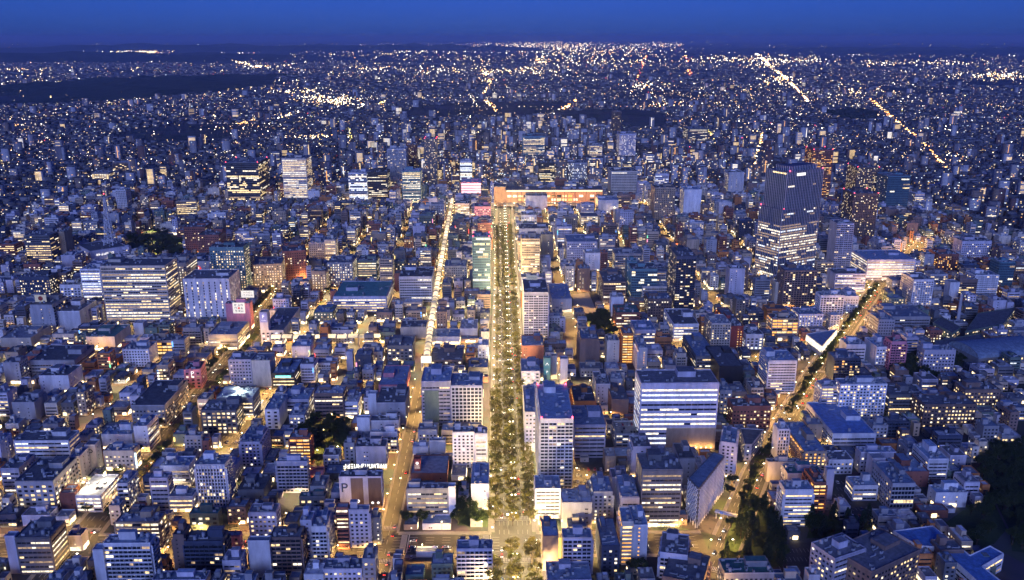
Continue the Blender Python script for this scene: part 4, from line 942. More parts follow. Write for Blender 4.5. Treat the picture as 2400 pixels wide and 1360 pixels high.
# the hall with the glowing triangular roof
h = 13.0; q = [gnd(1890, 784, h), gnd(1927, 812, h), gnd(1962, 773, h)]
tr, P = prism("triangular_hall", "hall with triangular blue roof and glowing white edges by the boulevard", "hall", q, h, st='none', wall='white', roof='blue', extra="glowing triangular roof hall")
m = MB()
for a, b in zip(P, P[1:] + P[:1]):
    l = math.hypot(b[0] - a[0], b[1] - a[1]); u = ((b[0] - a[0]) / l, (b[1] - a[1]) / l); fc = Fc(a[0], a[1], u[0], u[1], u[1], -u[0], l); fc.box(m, .5, l - .5, h - 7.5, h - .6, .02, .5)
m.build("lit_fascia", LIT_W, tr); SIGRECT.append((1890, 1962, 770, 815, q[1][1]))

# narrow triangular house where lanes meet
h = 15.0; q = [gnd(1746, 1043, h), gnd(1762, 1043, h), gnd(1790, 1008, h), gnd(1735, 1005, h)]
prism("triangle_house", "dark triangular house tapering to a narrow lit end near the right crossing", "office building", q, h, st='pun', wall='grey', roof='dark', lit=.2, extra="dark triangular corner house")
# campus with the long blue roof, bottom right
h = 13.0; q = [gnd(*p, h) for p in ((2093, 1246), (2186, 1234), (2273, 1303), (2320, 1281), (2352, 1299), (2302, 1329), (2392, 1400), (2330, 1400), (2237, 1316), (2200, 1284), (2150, 1281))]
prism("school", "long low school with bright blue roof bending through the bottom right corner", "school building", q, h, st='ribl', wall='white', roof='vivid', lit=.18, extra="long blue-roofed school")
for i, (a, b, c2, d2, hh, lb) in enumerate((((2187, 757), (2232, 782), (2252, 768), (2207, 743), 9, "long dark campus wing with a row of warm windows"), ((2195, 815), (2308, 797), (2300, 783), (2190, 800), 10, "low dark campus wing glowing behind black trees"),
        ((2262, 778), (2352, 760), (2380, 722), (2292, 735), 12, "flat-roofed campus hall with skylights near the right edge"))):
    prism("campus_wing", lb, "school building", [gnd(*p, hh) for p in (a, b, c2, d2)], hh, st='pun', wall='green', roof='dark', lit=.4, extra=lb.split(' with')[0].split(' glowing')[0])
# sports hall with a vaulted blue roof
P0 = gnd(2290, 862); gy = empty("sports_hall", P0[0], P0[1], 0, math.radians(12)); tag(gy, "sports hall with vaulted blue roof near the right edge", "sports hall")
m = MB(); m.box(0, 86, 0, 46, 0, 11); m.build("wall", WALL['dgrey'], gy)
m = MB(); N = 14
for k in range(N):
    a0 = math.pi * k / N; a1 = math.pi * (k + 1) / N; f = lambda a: (23 - 24 * math.cos(a), 11 + 9 * math.sin(a))
    (y0, z0), (y1, z1) = f(a0), f(a1); m.quad((-1, y0, z0), (87, y0, z0), (87, y1, z1), (-1, y1, z1))
for xx in (0, 86): m.poly([(xx, 23 - 24 * math.cos(math.pi * k / N), 11 + 9 * math.sin(math.pi * k / N)) for k in range(N + 1)])
m.build("vaulted_roof", ROOF['blue'], gy)
for k in range(8):
    m = MB(); m.box(4 + k * 10, 9 + k * 10, -.1, -.03, 5, 7); m.build("window", LIT_Y if k % 3 else GL_DARK, gy)
c, s = math.cos(math.radians(12)), math.sin(math.radians(12)); BLD.append(([(P0[0] + c * a - s * b, P0[1] + s * a + c * b) for a, b in ((0, 0), (86, 0), (86, 46), (0, 46))], 20)); LMK.append((P0[0] + 43, P0[1] + 23, "vaulted sports hall"))

# chimney, masts
P0 = gnd(2244, 758); h = height_at(2244, 690, 758); ch = MB(); ch.cyl(0, 0, 0, h, 2.4, 1.5, 12); o = ch.build("chimney", WALL['grey']); o.location = (*P0, 0); tag(o, "tall slim concrete chimney above the dark campus", "chimney")
def lattice(name, label, x, y, base_z, top, half, mats, bands, t=1.0):
    r = empty(name, x, y, base_z); tag(r, label, "mast"); n = bands
    for k in range(n):
        z0 = (top - base_z) * k / n; z1 = (top - base_z) * (k + 1) / n; a = half * (1 - .85 * (k / n) ** .7); b = half * (1 - .85 * ((k + 1) / n) ** .7); m = MB()
        for i in range(4):
            sx, sy = ((-1, -1), (1, -1), (1, 1), (-1, 1))[i]; tx, ty = ((-1, -1), (1, -1), (1, 1), (-1, 1))[(i + 1) % 4]
            m.tube((sx * a, sy * a, z0), (sx * b, sy * b, z1), .32 * t, n=4); m.tube((sx * a, sy * a, z0), (tx * b, ty * b, z1), .16 * t, n=4); m.tube((tx * a, ty * a, z0), (sx * b, sy * b, z1), .16 * t, n=4); m.tube((sx * b, sy * b, z1), (tx * b, ty * b, z1), .16 * t, n=4)
        m.build("lattice_section", mats[k % len(mats)], r)
    m = MB(); m.tube((0, 0, (top - base_z)), (0, 0, (top - base_z) + 8), .3, .1); m.build("antenna", mats[0], r)
    obj_of("warning_light", WARN, r, (0, 0, top - base_z + 8.5)); return r
b, w, d, hh = SIGB["broadcasting house with lattice mast"]
lattice("lattice_mast", "grey steel lattice mast on the broadcasting house roof", b.location.x + w * .2, b.location.y + d * .75, hh, hh + 78, 8, [M_WHITE], 10, 1.7)
P0 = gnd(1611, 428); lattice("communications_mast", "red and white communications mast beyond the station", P0[0], P0[1], 0, height_at(1611, 352, 428), 11, [WALL['red'], M_WHITE], 9, 2.2)
for xx, y0, y1, lb in ((1905, 300, 330, "small red-lamped mast on the far right skyline"), (1735, 330, 358, "thin red-lamped mast beyond the white slab with lit flank")):
    P0 = gnd(xx, y1 + 20); lattice("radio_mast", lb, P0[0], P0[1], 0, height_at(xx, y0, y1 + 20), 7, [WALL['red'], M_WHITE], 6)

# the station across the end of the avenue
P0 = gnd(1186, 484); P1 = gnd(1412, 484); w = P1[0] - P0[0]; h = height_at(1300, 446, 484)
stn = empty("railway_station", P0[0], P0[1]); tag(stn, "long brick-orange railway station with glowing eaves across the avenue's end", "station")
W = MB(); W.box(0, w, 0, 45, 0, h); W.box(-26, 0, 4, 40, 0, h * 1.18); W.build("wall", WALL['stone'], stn)
m = MB(); m.box(-1, w + 1, -2.2, 46, h, h + 1.2); m.box(-27, -.5, 3, 41, h * 1.18, h * 1.18 + 1); m.build("roof", ROOF['dark'], stn)
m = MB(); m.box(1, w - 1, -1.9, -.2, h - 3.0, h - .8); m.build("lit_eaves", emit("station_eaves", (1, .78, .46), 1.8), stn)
for fl in range(3):
    for k in range(int(w / 12)):
        if random.random() < .8:
            m = MB(); m.box(3 + k * 12, 12 + k * 12, -.3, -.05, 4 + fl * 8, 9 + fl * 8); m.build("window", random.choice((LIT_Y, LIT_Y, LIT_W, LIT_O, GL_DARK)), stn)
for k in range(26):
    x_, y_ = random.uniform(2, w - 12), random.uniform(3, 38); m = MB(); m.box(x_, x_ + random.uniform(3, 11), y_, y_ + random.uniform(3, 6), h + 1.2, h + random.uniform(2.5, 6)); m.build("roof_unit", random.choice((WALL['lav'], WALL['grey'], WALL['brown'])), stn)
for k in range(9):
    m = MB(); m.box(10 + k * w / 9, 11.2 + k * w / 9, -1.2, -.05, 0, h - 3.2); m.build("pier", WALL['brick'], stn)
m = MB(); m.box(-6, w * .9, -34, -1, 7, 8.2); m.build("pedestrian_deck", M_PAVE, stn)
for k in range(12):
    m = MB(); m.cyl(-4 + k * w * .08, -30, 0, 7, .7); m.build("deck_column", WALL['cream'], stn)
BLD.append(([(P0[0] - 28, P0[1] - 36), (P1[0], P0[1] - 36), (P1[0], P0[1] + 46), (P0[0] - 28, P0[1] + 46)], h)); LMK.append((P0[0] + w / 2, P0[1] + 20, "railway station")); SIGRECT.append((1165, 1412, 440, 482, P0[1]))

# glazed arcade roofs
M_ARC = emit("arcade_glazing", (1.0, .76, .46), 1.3, .75, .03); M_RIB = surf("arcade_rib", (.45, .40, .33), .5)
def arcade(label, pts, halfw, zb, seg):
    D = dens(pts, seg); r = empty("arcade", *pts[0]); tag(r, label, "arcade"); x0, y0 = pts[0]
    for i in range(len(D) - 1):
        a, b = D[i], D[i + 1]; dx, dy = b[0] - a[0], b[1] - a[1]; l = math.hypot(dx, dy); u = (dx / l, dy / l); n = (-u[1], u[0]); m = MB(); K = 6
        g = 1.0; zz = zb + (.6 if i % 2 else 0)
        def pt(t, k): ang = math.pi * k / K; return (a[0] - x0 + u[0] * t + n[0] * halfw * math.cos(ang), a[1] - y0 + u[1] * t + n[1] * halfw * math.cos(ang), zz + 3.0 * math.sin(ang))
        for k in range(K): m.quad(pt(g, k), pt(l - g, k), pt(l - g, k + 1), pt(g, k + 1))
        m.build("roof_panel", M_ARC, r)
        m = MB()
        for k in range(K): m.tube(pt(0, k), pt(0, k + 1), .75, n=4)
        m.build("rib", M_RIB, r)
        if i % 2 == 0:
            m = MB()
            for s in (0, K): p = pt(0, s); m.box(p[0] - .3, p[0] + .3, p[1] - .3, p[1] + .3, 0, zz)
            m.build("column", M_RIB, r)
    return r
arcade("long glazed shopping arcade glowing cream towards the station", [(-80, 905), (-83, 1000), (-90, 1300), (-100, 1880)], 3.5, 13, 13)
arcade("short glazed arcade crossing the old quarter left of centre", [(-270, 976), (-140, 976)], 4.5, 12, 12)
ar = empty("arcade_gate", -80, 897); tag(ar, "brightly lit white gate at the near end of the arcade", "gate")
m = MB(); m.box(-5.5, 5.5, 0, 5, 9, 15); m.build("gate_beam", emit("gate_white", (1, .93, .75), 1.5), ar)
for s in (-1, 1):
    m = MB(); m.box(s * 5 - .6, s * 5 + .6, 0, 5, 0, 9); m.build("gate_pillar", WALL['cream'], ar)

# footbridge over the diagonal boulevard
a = gnd(1676, 1198, 6); b = gnd(1736, 1212, 6); fb = empty("footbridge", a[0], a[1]); tag(fb, "white footbridge spanning the diagonal boulevard at the front", "bridge")
dx, dy = b[0] - a[0], b[1] - a[1]; l = math.hypot(dx, dy); fb.rotation_euler = (0, 0, math.atan2(dy, dx))
m = MB(); m.box(0, l, -1.4, 1.4, 5.2, 5.8); m.build("deck", M_PAVE, fb)
for s in (-1, 1):
    m = MB(); m.box(0, l, s * 1.4 - .06, s * 1.4 + .06, 5.8, 6.9); m.build("railing", M_WHITE, fb)
for xx in (1, l / 2, l - 1):
    m = MB(); m.cyl(xx, 0, 0, 5.2, .45); m.build("pier", WALL['grey'], fb)
m = MB(); m.box(l * .2, l * .32, -1.6, -1.5, 5.6, 7.6); m.build("road_sign", emit("road_sign_blue", (.05, .2, .8), .5), fb)
# railway viaduct far right, with its lit line
V = [gnd(2140, 447, 9), gnd(2260, 415, 9), gnd(2420, 388, 9)]; va = empty("railway_viaduct", *V[0]); tag(va, "concrete railway viaduct slanting out at the right edge", "viaduct")
m = MB(); ribbon(m, [(x - V[0][0], y - V[0][1]) for x, y in V], 6, -6, 10, 0, 8); m.build("deck", WALL['lav'], va)
for i, (x, y) in enumerate(dens(V, 22)):
    m = MB(); m.box(x - V[0][0] - 1, x - V[0][0] + 1, y - V[0][1] - 1.5, y - V[0][1] + 1.5, 0, 8); m.build("pier", WALL['lav'], va)
# billboards standing on roofs
def board(label, key, text, w, h, z, mat, px=.5, py=.2):
    b, bw, bd, bh = SIGB[key]; M = b.matrix_basis; p = M @ Vector((bw * px, bd * py, bh)); r = empty("billboard", p.x, p.y, p.z, b.rotation_euler.z); tag(r, label, "billboard")
    m = MB(); m.box(-w / 2, w / 2, -.2, .2, z, z + h); m.build("panel", mat, r)
    for s in (-.4, .4):
        m = MB(); m.box(w * s - .15, w * s + .15, -.1, .1, 0, z); m.build("post", M_DARKMETAL, r)
    if text: text(r, (0, -.3, z + h / 2), w, h)
bpy.context.view_layer.update()
WB = emit("billboard_white", (1, .92, .86), .8); WDIM = emit("billboard_dim", (.8, .8, .9), .28); MAROON = surf("maroon_paint", (.3, .05, .03), .6); DK = WALL['navy']; RD = WALL['red']
def wr1(r, p, w, h): marks(r, 1, 9, w * .7, h * .25, (p[0], p[1], p[2] + h * .22), RD, 11); marks(r, 1, 7, w * .8, h * .36, (p[0], p[1], p[2] - h * .15), DK, 12)
def wr2(r, p, w, h): marks(r, 3, 3, w * .75, h * .8, p, DK, 13); disc(r, (p[0], p[1] - .03, p[2]), h * .09, SIGN['red'])
def wr3(r, p, w, h): lettering("F", h * .55, SIGN['white'], r, (p[0], p[1], p[2] + h * .15), (math.pi / 2, 0, 0), .04); marks(r, 1, 5, w * .7, h * .14, (p[0], p[1], p[2] - h * .28), SIGN['white'], 14)
def wr4(r, p, w, h): marks(r, 1, 6, w * .8, h * .3, p, DK, 15)
def wr5(r, p, w, h): disc(r, p, h * .33, MAROON)
board("white billboard with red and navy writing behind the pink store", "pink store with white poster sign", wr1, 16, 9, 4, WB, .8, 1.2)
board("square white poster board on the pink store's corner", "pink store with white poster sign", wr2, 15, 14, -12, WB, .55, -.06)
board("violet letter cube crowning the violet sign tower", "violet sign tower with glowing letters", wr3, 8, 11, -12, emit("violet_cube", (.45, .4, 1), .5), .5, -.08)
board("small blue neon panel over the white gallery apartments", "white gallery apartments", None, 12, 5, 1, emit("neon_blue", (.1, .55, 1), 1.5))
board("cyan name board on the black office", "black office with cyan sign", None, 16, 2.2, -4, emit("neon_cyan", (.3, 1, .9), 1.4), .5, -.03)
board("white roof board with dark dots on the brick and white tower", "brick and white balcony tower", wr4, 14, 6, 1, WDIM, .4, .9)
board("white board with red disc on the dark store at the left edge", "dark store with red disc on white cube", wr5, 14, 9, 1, WDIM, .3, .3)
board("vertical neon strip on the boulevard office corner", "grey office with warm windows and neon edge", None, 2, 14, -16, emit("neon_white", (.6, .85, 1), 2.2), 1.02, .1)
b, bw, bd, bh = SIGB["white and brown parking tower with two Ps"]; p = b.matrix_basis @ Vector((bw * .5, bd + 14, 0)); rl = empty("roof_letters", p.x, p.y, bh - 6, 0); tag(rl, "row of blazing white roof letters behind the two-P parking tower", "sign")
m = MB(); m.box(-18, 18, .3, .6, 0, .5); m.build("letter_rail", M_DARKMETAL, rl); marks(rl, 1, 12, 35, 5.0, (0, 0, 3.2), emit("roof_letter_light", (1, .96, .82), 3.5), 21)

# ------------------------------------------------------------------ the rest of the town
RES = 2.0; X0, Y0 = -1000.0, 470.0; NX, NY = 1000, 820           # 2 m raster of taken ground
OCC = np.zeros((NY, NX), bool)
GXX, GYY = np.meshgrid(X0 + (np.arange(NX) + .5) * RES, Y0 + (np.arange(NY) + .5) * RES)
def mark_poly(pts, grow=0.0):
    A2 = sum(a[0] * b[1] - b[0] * a[1] for a, b in zip(pts, pts[1:] + pts[:1]))
    if A2 < 0: pts = pts[::-1]
    xs = [p[0] for p in pts]; ys = [p[1] for p in pts]
    i0 = max(0, int((min(xs) - grow - X0) / RES)); i1 = min(NX, int((max(xs) + grow - X0) / RES) + 2); j0 = max(0, int((min(ys) - grow - Y0) / RES)); j1 = min(NY, int((max(ys) + grow - Y0) / RES) + 2)
    if i0 >= i1 or j0 >= j1: return
    ins = np.ones((j1 - j0, i1 - i0), bool); gx_, gy_ = GXX[j0:j1, i0:i1], GYY[j0:j1, i0:i1]
    for a, b in zip(pts, pts[1:] + pts[:1]):
        l = math.hypot(b[0] - a[0], b[1] - a[1]) or 1
        ins &= ((b[0] - a[0]) * (gy_ - a[1]) - (b[1] - a[1]) * (gx_ - a[0])) / l > -grow
    OCC[j0:j1, i0:i1] |= ins
def mark_line(pts, hw):
    for a, b in zip(pts, pts[1:]):
        l = math.hypot(b[0] - a[0], b[1] - a[1]); n = (-(b[1] - a[1]) / l * hw, (b[0] - a[0]) / l * hw)
        mark_poly([(a[0] + n[0], a[1] + n[1]), (a[0] - n[0], a[1] - n[1]), (b[0] - n[0], b[1] - n[1]), (b[0] + n[0], b[1] + n[1])], 1)
for cor, h in BLD: mark_poly(cor, 1.2)
BOCC = OCC.copy()                                  # ground under the buildings read off the photograph
for k, (pts, half, pave) in ROADS.items(): mark_line(pts, half + pave)
for pts, hw in SIDE: mark_line(pts, hw + .8)
GREEN = {"small dark park": [(706, 1000), (760, 975), (815, 985), (815, 1060), (790, 1060), (745, 1092), (712, 1060)],
         "dark grove": [(300, 560), (360, 536), (430, 560), (428, 606), (300, 606)],
         "dark trees at the right crossing": [(1690, 1330), (1700, 1262), (1740, 1180), (1790, 1200), (1838, 1262), (1835, 1330)],
         "car park trees": [(1890, 1262), (1905, 1212), (1925, 1215), (2040, 1230), (2040, 1262)],
         "campus lawn": [(2200, 1236), (2260, 1195), (2330, 1180), (2360, 1240), (2330, 1275), (2275, 1290)],
         "right edge wood": [(2290, 1100), (2330, 1055), (2420, 1050), (2420, 1120), (2330, 1165)],
         "campus trees": [(2080, 850), (2200, 830), (2340, 812), (2340, 822), (2270, 850), (2170, 905), (2090, 880)],
         "corner garden": [(1072, 1232), (1072, 1140), (1100, 1140), (1102, 1200), (1146, 1203), (1146, 1236)],
         "right edge garden": [(2335, 1180), (2425, 1125), (2440, 1300), (2372, 1292), (2365, 1240)],
         "school yard": [(1342, 690), (1380, 686), (1400, 735), (1345, 735)],
         "cemetery grove": [(1372, 742), (1425, 735), (1440, 790), (1440, 800), (1382, 770)]}
for pl in GREEN.values(): mark_poly([gnd(*p) for p in pl])
LOTS = [[(545, 1008), (630, 1008), (640, 1040), (470, 1040)], [(1345, 1092), (1412, 1088), (1420, 1150), (1345, 1150)], [(962, 1282), (1068, 1282), (1068, 1335), (962, 1335)],
        [(1960, 1100), (2000, 1118), (2080, 1215), (2025, 1235), (1962, 1180)], [(1815, 1275), (1960, 1268), (1960, 1310), (1830, 1340)], [(590, 935), (640, 905), (655, 920), (612, 1000)]]
for pl in LOTS: mark_poly([gnd(*p) for p in pl])
def occupied(x, y, w, d):
    i0 = int((x - X0) / RES); i1 = int((x + w - X0) / RES) + 1; j0 = int((y - Y0) / RES); j1 = int((y + d - Y0) / RES) + 1
    if i1 <= 0 or i0 >= NX or j0 >= NY or j1 <= 0: return False
    return OCC[max(0, j0):j1, max(0, i0):i1].any()

COLN = {'white': 'white', 'lav': 'lavender', 'grey': 'grey', 'dgrey': 'dark grey', 'cream': 'cream', 'tan': 'tan', 'brown': 'brown', 'brick': 'brick', 'navy': 'dark', 'orange': 'orange-tiled', 'green': 'dull green'}
NUMW = {1: 'one', 2: 'two', 3: 'three', 4: 'four', 5: 'five', 6: 'six', 7: 'seven', 8: 'eight', 9: 'nine', 10: 'ten'}
LMA = np.array([(a, b) for a, b, c in LMK]); USED = set()
def place_words(x, y):
    k = int(np.argmin((LMA[:, 0] - x) ** 2 + (LMA[:, 1] - y) ** 2)); dx, dy = x - LMA[k, 0], y - LMA[k, 1]
    rel = ("right of" if dx > 0 else "left of") if abs(dx) > abs(dy) else ("behind" if dy > 0 else "in front of")
    return rel + " the " + LMK[k][2]
ORD = ["", "second ", "third ", "fourth ", "fifth ", "sixth ", "seventh ", "eighth ", "ninth "]
def unique_label(base, x, y):
    pw = place_words(x, y)
    for o in ORD:
        t = (o + base + " " + pw).strip()
        if t not in USED: USED.add(t); return t
    t = base + " farther " + pw; USED.add(t); return t
def photo_cap(x0, x1, y, d):
    """tallest roof that leaves the measured facades behind it in view"""
    pa = proj(x0, y)[0]; pb = proj(x1, y)[0]; cap = 60.0
    for (xl, xr, yt, yb, Yf) in SIGRECT:
        if Yf > y + 1 and xl < pb - 1 and xr > pa + 1:
            lim = yb - 7                       # the near roof edge has to stay below this row
            lo, hi = 0.0, 60.0
            for _ in range(14):
                h = (lo + hi) / 2
                if proj(x0, y + d, h)[1] > lim: lo = h
                else: hi = h
            cap = min(cap, lo)
    return cap
FR = random.Random(42); CAND = []
for fpass in range(2):
  y = 488.0
  while y < 2060:
      dmax = (FR.choice((13, 15, 17, 20)) if fpass == 0 else FR.choice((7, 8, 10))) * (1 if y < 1300 else 1.25); lim = min(y * .655 + 25, 960); x = -lim
      while x < lim - 24:
          w = (FR.choice((9, 11, 13, 15, 18, 22)) if fpass == 0 else FR.choice((6.5, 8, 10))) * (1 if y < 900 else 1.2); d = dmax * FR.uniform(.8, 1.0)
          if occupied(x, y, w, d): x += 3; continue
          cap = photo_cap(x, x + w, y, d); campus = x > 260 + (y - 500) * .35 and y < 1150
          core = math.exp(-((x - 60) / 420) ** 2) if y > 1150 else 0
          h = FR.choice((7, 8, 10, 11, 13, 16, 20, 24)) * (.75 if campus else 1.0) * (1.15 if y > 1000 else 1) * (1 + .55 * core)
          h = min(h, max(cap, 3.2 if cap > .8 else 0)) * (1 if fpass == 0 else .8)
          if (campus and FR.random() < .45) or h < 2.6 or (y > 1330 and FR.random() < .06): x += w; continue
          CAND.append((x, y, w, d, h, campus)); i0 = max(0, int((x - X0) / RES)); i1 = int((x + w - X0) / RES) + 1; j0 = int((y - Y0) / RES); j1 = int((y + d - Y0) / RES) + 1
          OCC[j0:j1, i0:i1] = True; x += w
      y += dmax * .55 + 2
def shown(c):                                      # rough size in the photo: front and roof
    f = proj(c[0], c[1])[2]; return (c[2] * c[4] + c[2] * c[3] * .45) / f ** 2
rank = sorted(range(len(CAND)), key=lambda i: -shown(CAND[i])); keep = set(rank[:290]); MERGE = {}
for ci, (x, y, w, d, h, campus) in enumerate(CAND):
    st = FR.choice(('pun', 'pun', 'rib', 'blank', 'balc', 'ribl')) if h > 6 else 'blank'
    wall = FR.choice(('white', 'lav', 'lav', 'grey', 'grey', 'grey', 'cream', 'cream', 'tan', 'tan', 'brown', 'brown', 'brick', 'orange', 'dgrey', 'dgrey', 'navy', 'green'))
    fl = max(1, int(h / 3.4)); warmq = math.exp(-((x + 200) / 200) ** 2) * math.exp(-((y - 930) / 220) ** 2) + math.exp(-((x - 40) / 250) ** 2) * math.exp(-((y - 1600) / 350) ** 2)
    ind = ci in keep; house = h < 9
    lab = unique_label(f"{COLN[wall]} {NUMW.get(fl, 'many')}-storey {'house' if house else 'block'}", x + w / 2, y + d / 2) if ind else ""
    building("house" if house else "city_block", lab, "house" if house else "building", (x, y), 0, w - .9, d, h, st, FR.choice((None, 'blank', 'pun')), wall,
             FR.choice(('grey', 'dark', 'blue', 'grey', 'light')), FR.choice((.1, .25, .45)), FR.choice('myyw'), 3.3, False, None if ind else MERGE, 2 if y < 950 else 1, 1 if h > 8 else 0,
             (.15 + .7 * warmq) if FR.random() < .75 else 0, R=FR, sign=ind and h > 8 and FR.random() < warmq * 1.3, group="smaller town buildings between the landmarks")
mo = None
for (k, nm), mb in MERGE.items():
    mats = {'wall': lambda: WALL[nm], 'roof': lambda: ROOF[nm], 'win': lambda: GLS, 'shop': lambda: SHOP}[k]()
    if mo is None: mo = mb.build("small_buildings", mats, None, "stuff"); tag(mo, "hundreds of further small buildings packed between the streets", "buildings")
    else: mb.build({'wall': 'wall', 'roof': 'roof', 'win': 'window', 'shop': 'shopfront'}[k], mats, mo, "stuff")

# ---- everything farther out: too many to count, one mesh
def far_mat(name, pal):
    m, N, L, b = new_mat(name)
    g = N.new("ShaderNodeNewGeometry"); sc_ = N.new("ShaderNodeVectorMath"); sc_.operation = 'SCALE'; sc_.inputs["Scale"].default_value = .045; L.new(g.outputs["Position"], sc_.inputs[0])
    wn_ = N.new("ShaderNodeTexVoronoi"); wn_.voronoi_dimensions = '2D'; wn_.inputs["Scale"].default_value = 1.0; L.new(sc_.outputs[0], wn_.inputs[0])
    sp = N.new("ShaderNodeSeparateColor"); L.new(wn_.outputs["Color"], sp.inputs[0])
    cr = N.new("ShaderNodeValToRGB"); cr.color_ramp.interpolation = 'CONSTANT'; e = cr.color_ramp.elements; e[0].position = 0; e[0].color = (*pal[0], 1); e[1].position = 1 / len(pal); e[1].color = (*pal[1], 1)
    for k in range(2, len(pal)): q = e.new(k / len(pal)); q.color = (*pal[k], 1)
    L.new(sp.outputs[0], cr.inputs[0])
    sx = N.new("ShaderNodeSeparateXYZ"); L.new(g.outputs["Position"], sx.inputs[0])       # storeys: dark bands too small to build out here
    w1 = N.new("ShaderNodeMath"); w1.operation = 'MULTIPLY'; w1.inputs[1].default_value = 1 / 3.3; L.new(sx.outputs[2], w1.inputs[0])
    w2 = N.new("ShaderNodeMath"); w2.operation = 'FRACT'; L.new(w1.outputs[0], w2.inputs[0])
    w3 = N.new("ShaderNodeMath"); w3.operation = 'GREATER_THAN'; w3.inputs[1].default_value = .55; L.new(w2.outputs[0], w3.inputs[0])
    w4 = N.new("ShaderNodeMath"); w4.operation = 'MULTIPLY'; w4.inputs[1].default_value = .55; L.new(w3.outputs[0], w4.inputs[0])
    mx = N.new("ShaderNodeMix"); mx.data_type = 'RGBA'; mx.inputs[7].default_value = (.03, .035, .045, 1); L.new(w4.outputs[0], mx.inputs[0]); L.new(cr.outputs[0], mx.inputs[6])
    L.new(mx.outputs[2], b.inputs["Base Color"]); b.inputs["Roughness"].default_value = .7; return m
M_FARW = far_mat("far_walls", [(.24, .235, .25), (.15, .145, .155), (.13, .10, .08), (.19, .18, .175), (.09, .085, .095), (.32, .31, .32), (.1, .06, .05)])
M_FART = far_mat("far_tower_walls", [(.55, .54, .56), (.36, .35, .37), (.30, .22, .17), (.48, .44, .42), (.22, .20, .22), (.62, .61, .62), (.2, .1, .08)])
M_FARR = surf("far_roofs", (.11, .115, .125), .8, .5, .06, stretch=(1, 1, 1))
boxes = []; LW = {1: [], 2: [], 3: [], 4: [], 5: []}     # lit panes by colour: x0,x1,z0,z1,y
WOOD_ALL = [[gnd(*p) for p in q] for q in ([(-60, 205), (200, 190), (400, 185), (640, 172), (640, 200), (470, 218), (260, 238), (-60, 250)], [(1300, 262), (1440, 255), (1560, 268), (1560, 300), (1480, 300), (1320, 285)], [(1930, 262), (2000, 254), (2060, 262), (2050, 282), (1960, 278)], [(1690, 330), (1760, 300), (1780, 330), (1740, 370), (1690, 370)],
    [(-100, 128), (600, 126), (600, 138), (-100, 150)], [(1100, 196), (1300, 190), (1320, 205), (1120, 212)])]
WOOD = [WOOD_ALL[0], WOOD_ALL[1], WOOD_ALL[2], WOOD_ALL[4]]
def inpoly(x, y, P):
    c = False
    for (x1, y1), (x2, y2) in zip(P, P[1:] + P[:1]):
        if (y1 > y) != (y2 > y) and x < (x2 - x1) * (y - y1) / (y2 - y1) + x1: c = not c
    return c
def far_band(ya, yb, cell, hb, tall_p, tall_h, fillp, litlam):
    y = ya; row = 0
    while y < yb:
        lim = y * .67 + 60; x = -lim; row += 1
        y += cell * (1.7 if row % 4 == 0 else 1.0)
        while x < lim:
            x += cell * FR.uniform(.85, 1.35) + (cell * .8 if FR.random() < .12 else 0)
            if FR.random() > fillp: continue
            dens_ = math.sin(x * .0031 + 1.7) * math.sin(y * .0023 + .6) + math.sin(x * .0011 - y * .0017)
            if dens_ < -1.15 and y > 2600: continue
            w = cell * FR.uniform(.55, .95); d = cell * FR.uniform(.5, .9); yy = y + FR.uniform(-.12, .12) * cell
            if y < 2120 and occupied(x, yy, w, d): continue
            if any(inpoly(x, yy, P) for P in WOOD): continue
            core = math.exp(-((x - 120) / 520) ** 2) * math.exp(-max(0, y - 2200) / 1100) if y > 1300 else 0
            tall = FR.random() < tall_p + .42 * core
            h = FR.uniform(.55, 1.0) * tall_h * (1 + .35 * core) if tall else hb * FR.uniform(.7, 1.5) * (1 + 1.6 * core)
            if y < 3000:
                h = min(h, photo_cap(x, x + w, yy, d))
                if h < 3.5: continue
            if tall: w = min(w * 1.1, 30); d = min(d, 20)
            boxes.append((x, x + w, yy, yy + d, h, 1.0 if tall else 0.0, math.radians(FR.choice((0, 0, 8, -12, 20)) if y > 2300 else 0)))
            if tall and FR.random() < .38:             # stair column or gallery strips
                c = FR.choice((2, 4, 1, 2)); 
                if FR.random() < .5:
                    xx = x + w * FR.uniform(.1, .8); LW[c].append((xx, xx + 1.8, 2, h - 2, yy - .25, len(boxes) - 1))
                else:
                    z = 3
                    while z < h - 2: LW[c if c != 4 else 2].append((x + w * .08, x + w * .92, z, z + 1.3, yy - .25, len(boxes) - 1)) if FR.random() < .7 else 0; z += 3.2
            n = np.random.default_rng(int(abs(x * 7 + y * 13)) % 99991).poisson(litlam * (1 + 2.0 * core) * max(.6, h * w / 160))
            for _ in range(min(n, 24)):
                ww = FR.uniform(1.2, 3.4) * (1 if y < 3200 else 1.7); xx = x + FR.uniform(0, max(.1, w - ww)); zz = 1 + 3.3 * FR.randint(0, max(0, int((h - 3) / 3.3)))
                LW[FR.choice((1, 2, 2, 2, 3, 1, 5, 4) if y < 3000 else (1, 2, 2, 5))].append((xx, xx + ww, zz + .4, zz + 2.0, yy - .2, len(boxes) - 1))
far_band(1500, 2400, 21, 11, .06, 50, .93, 1.7)
far_band(2400, 3600, 25, 7.5, .03, 44, .88, .55)
far_band(3600, 6000, 36, 7, .02, 42, .74, .35)
far_band(6000, 13000, 75, 8, .03, 40, .6, .4)
bx = np.array([b[:6] for b in boxes]); ang = np.array([b[6] for b in boxes]); n = len(bx)
cx_ = (bx[:, 0] + bx[:, 1]) / 2; cy_ = (bx[:, 2] + bx[:, 3]) / 2; hw_ = (bx[:, 1] - bx[:, 0]) / 2; hd_ = (bx[:, 3] - bx[:, 2]) / 2; ca, sa = np.cos(ang), np.sin(ang)
V = np.zeros((n, 8, 3))
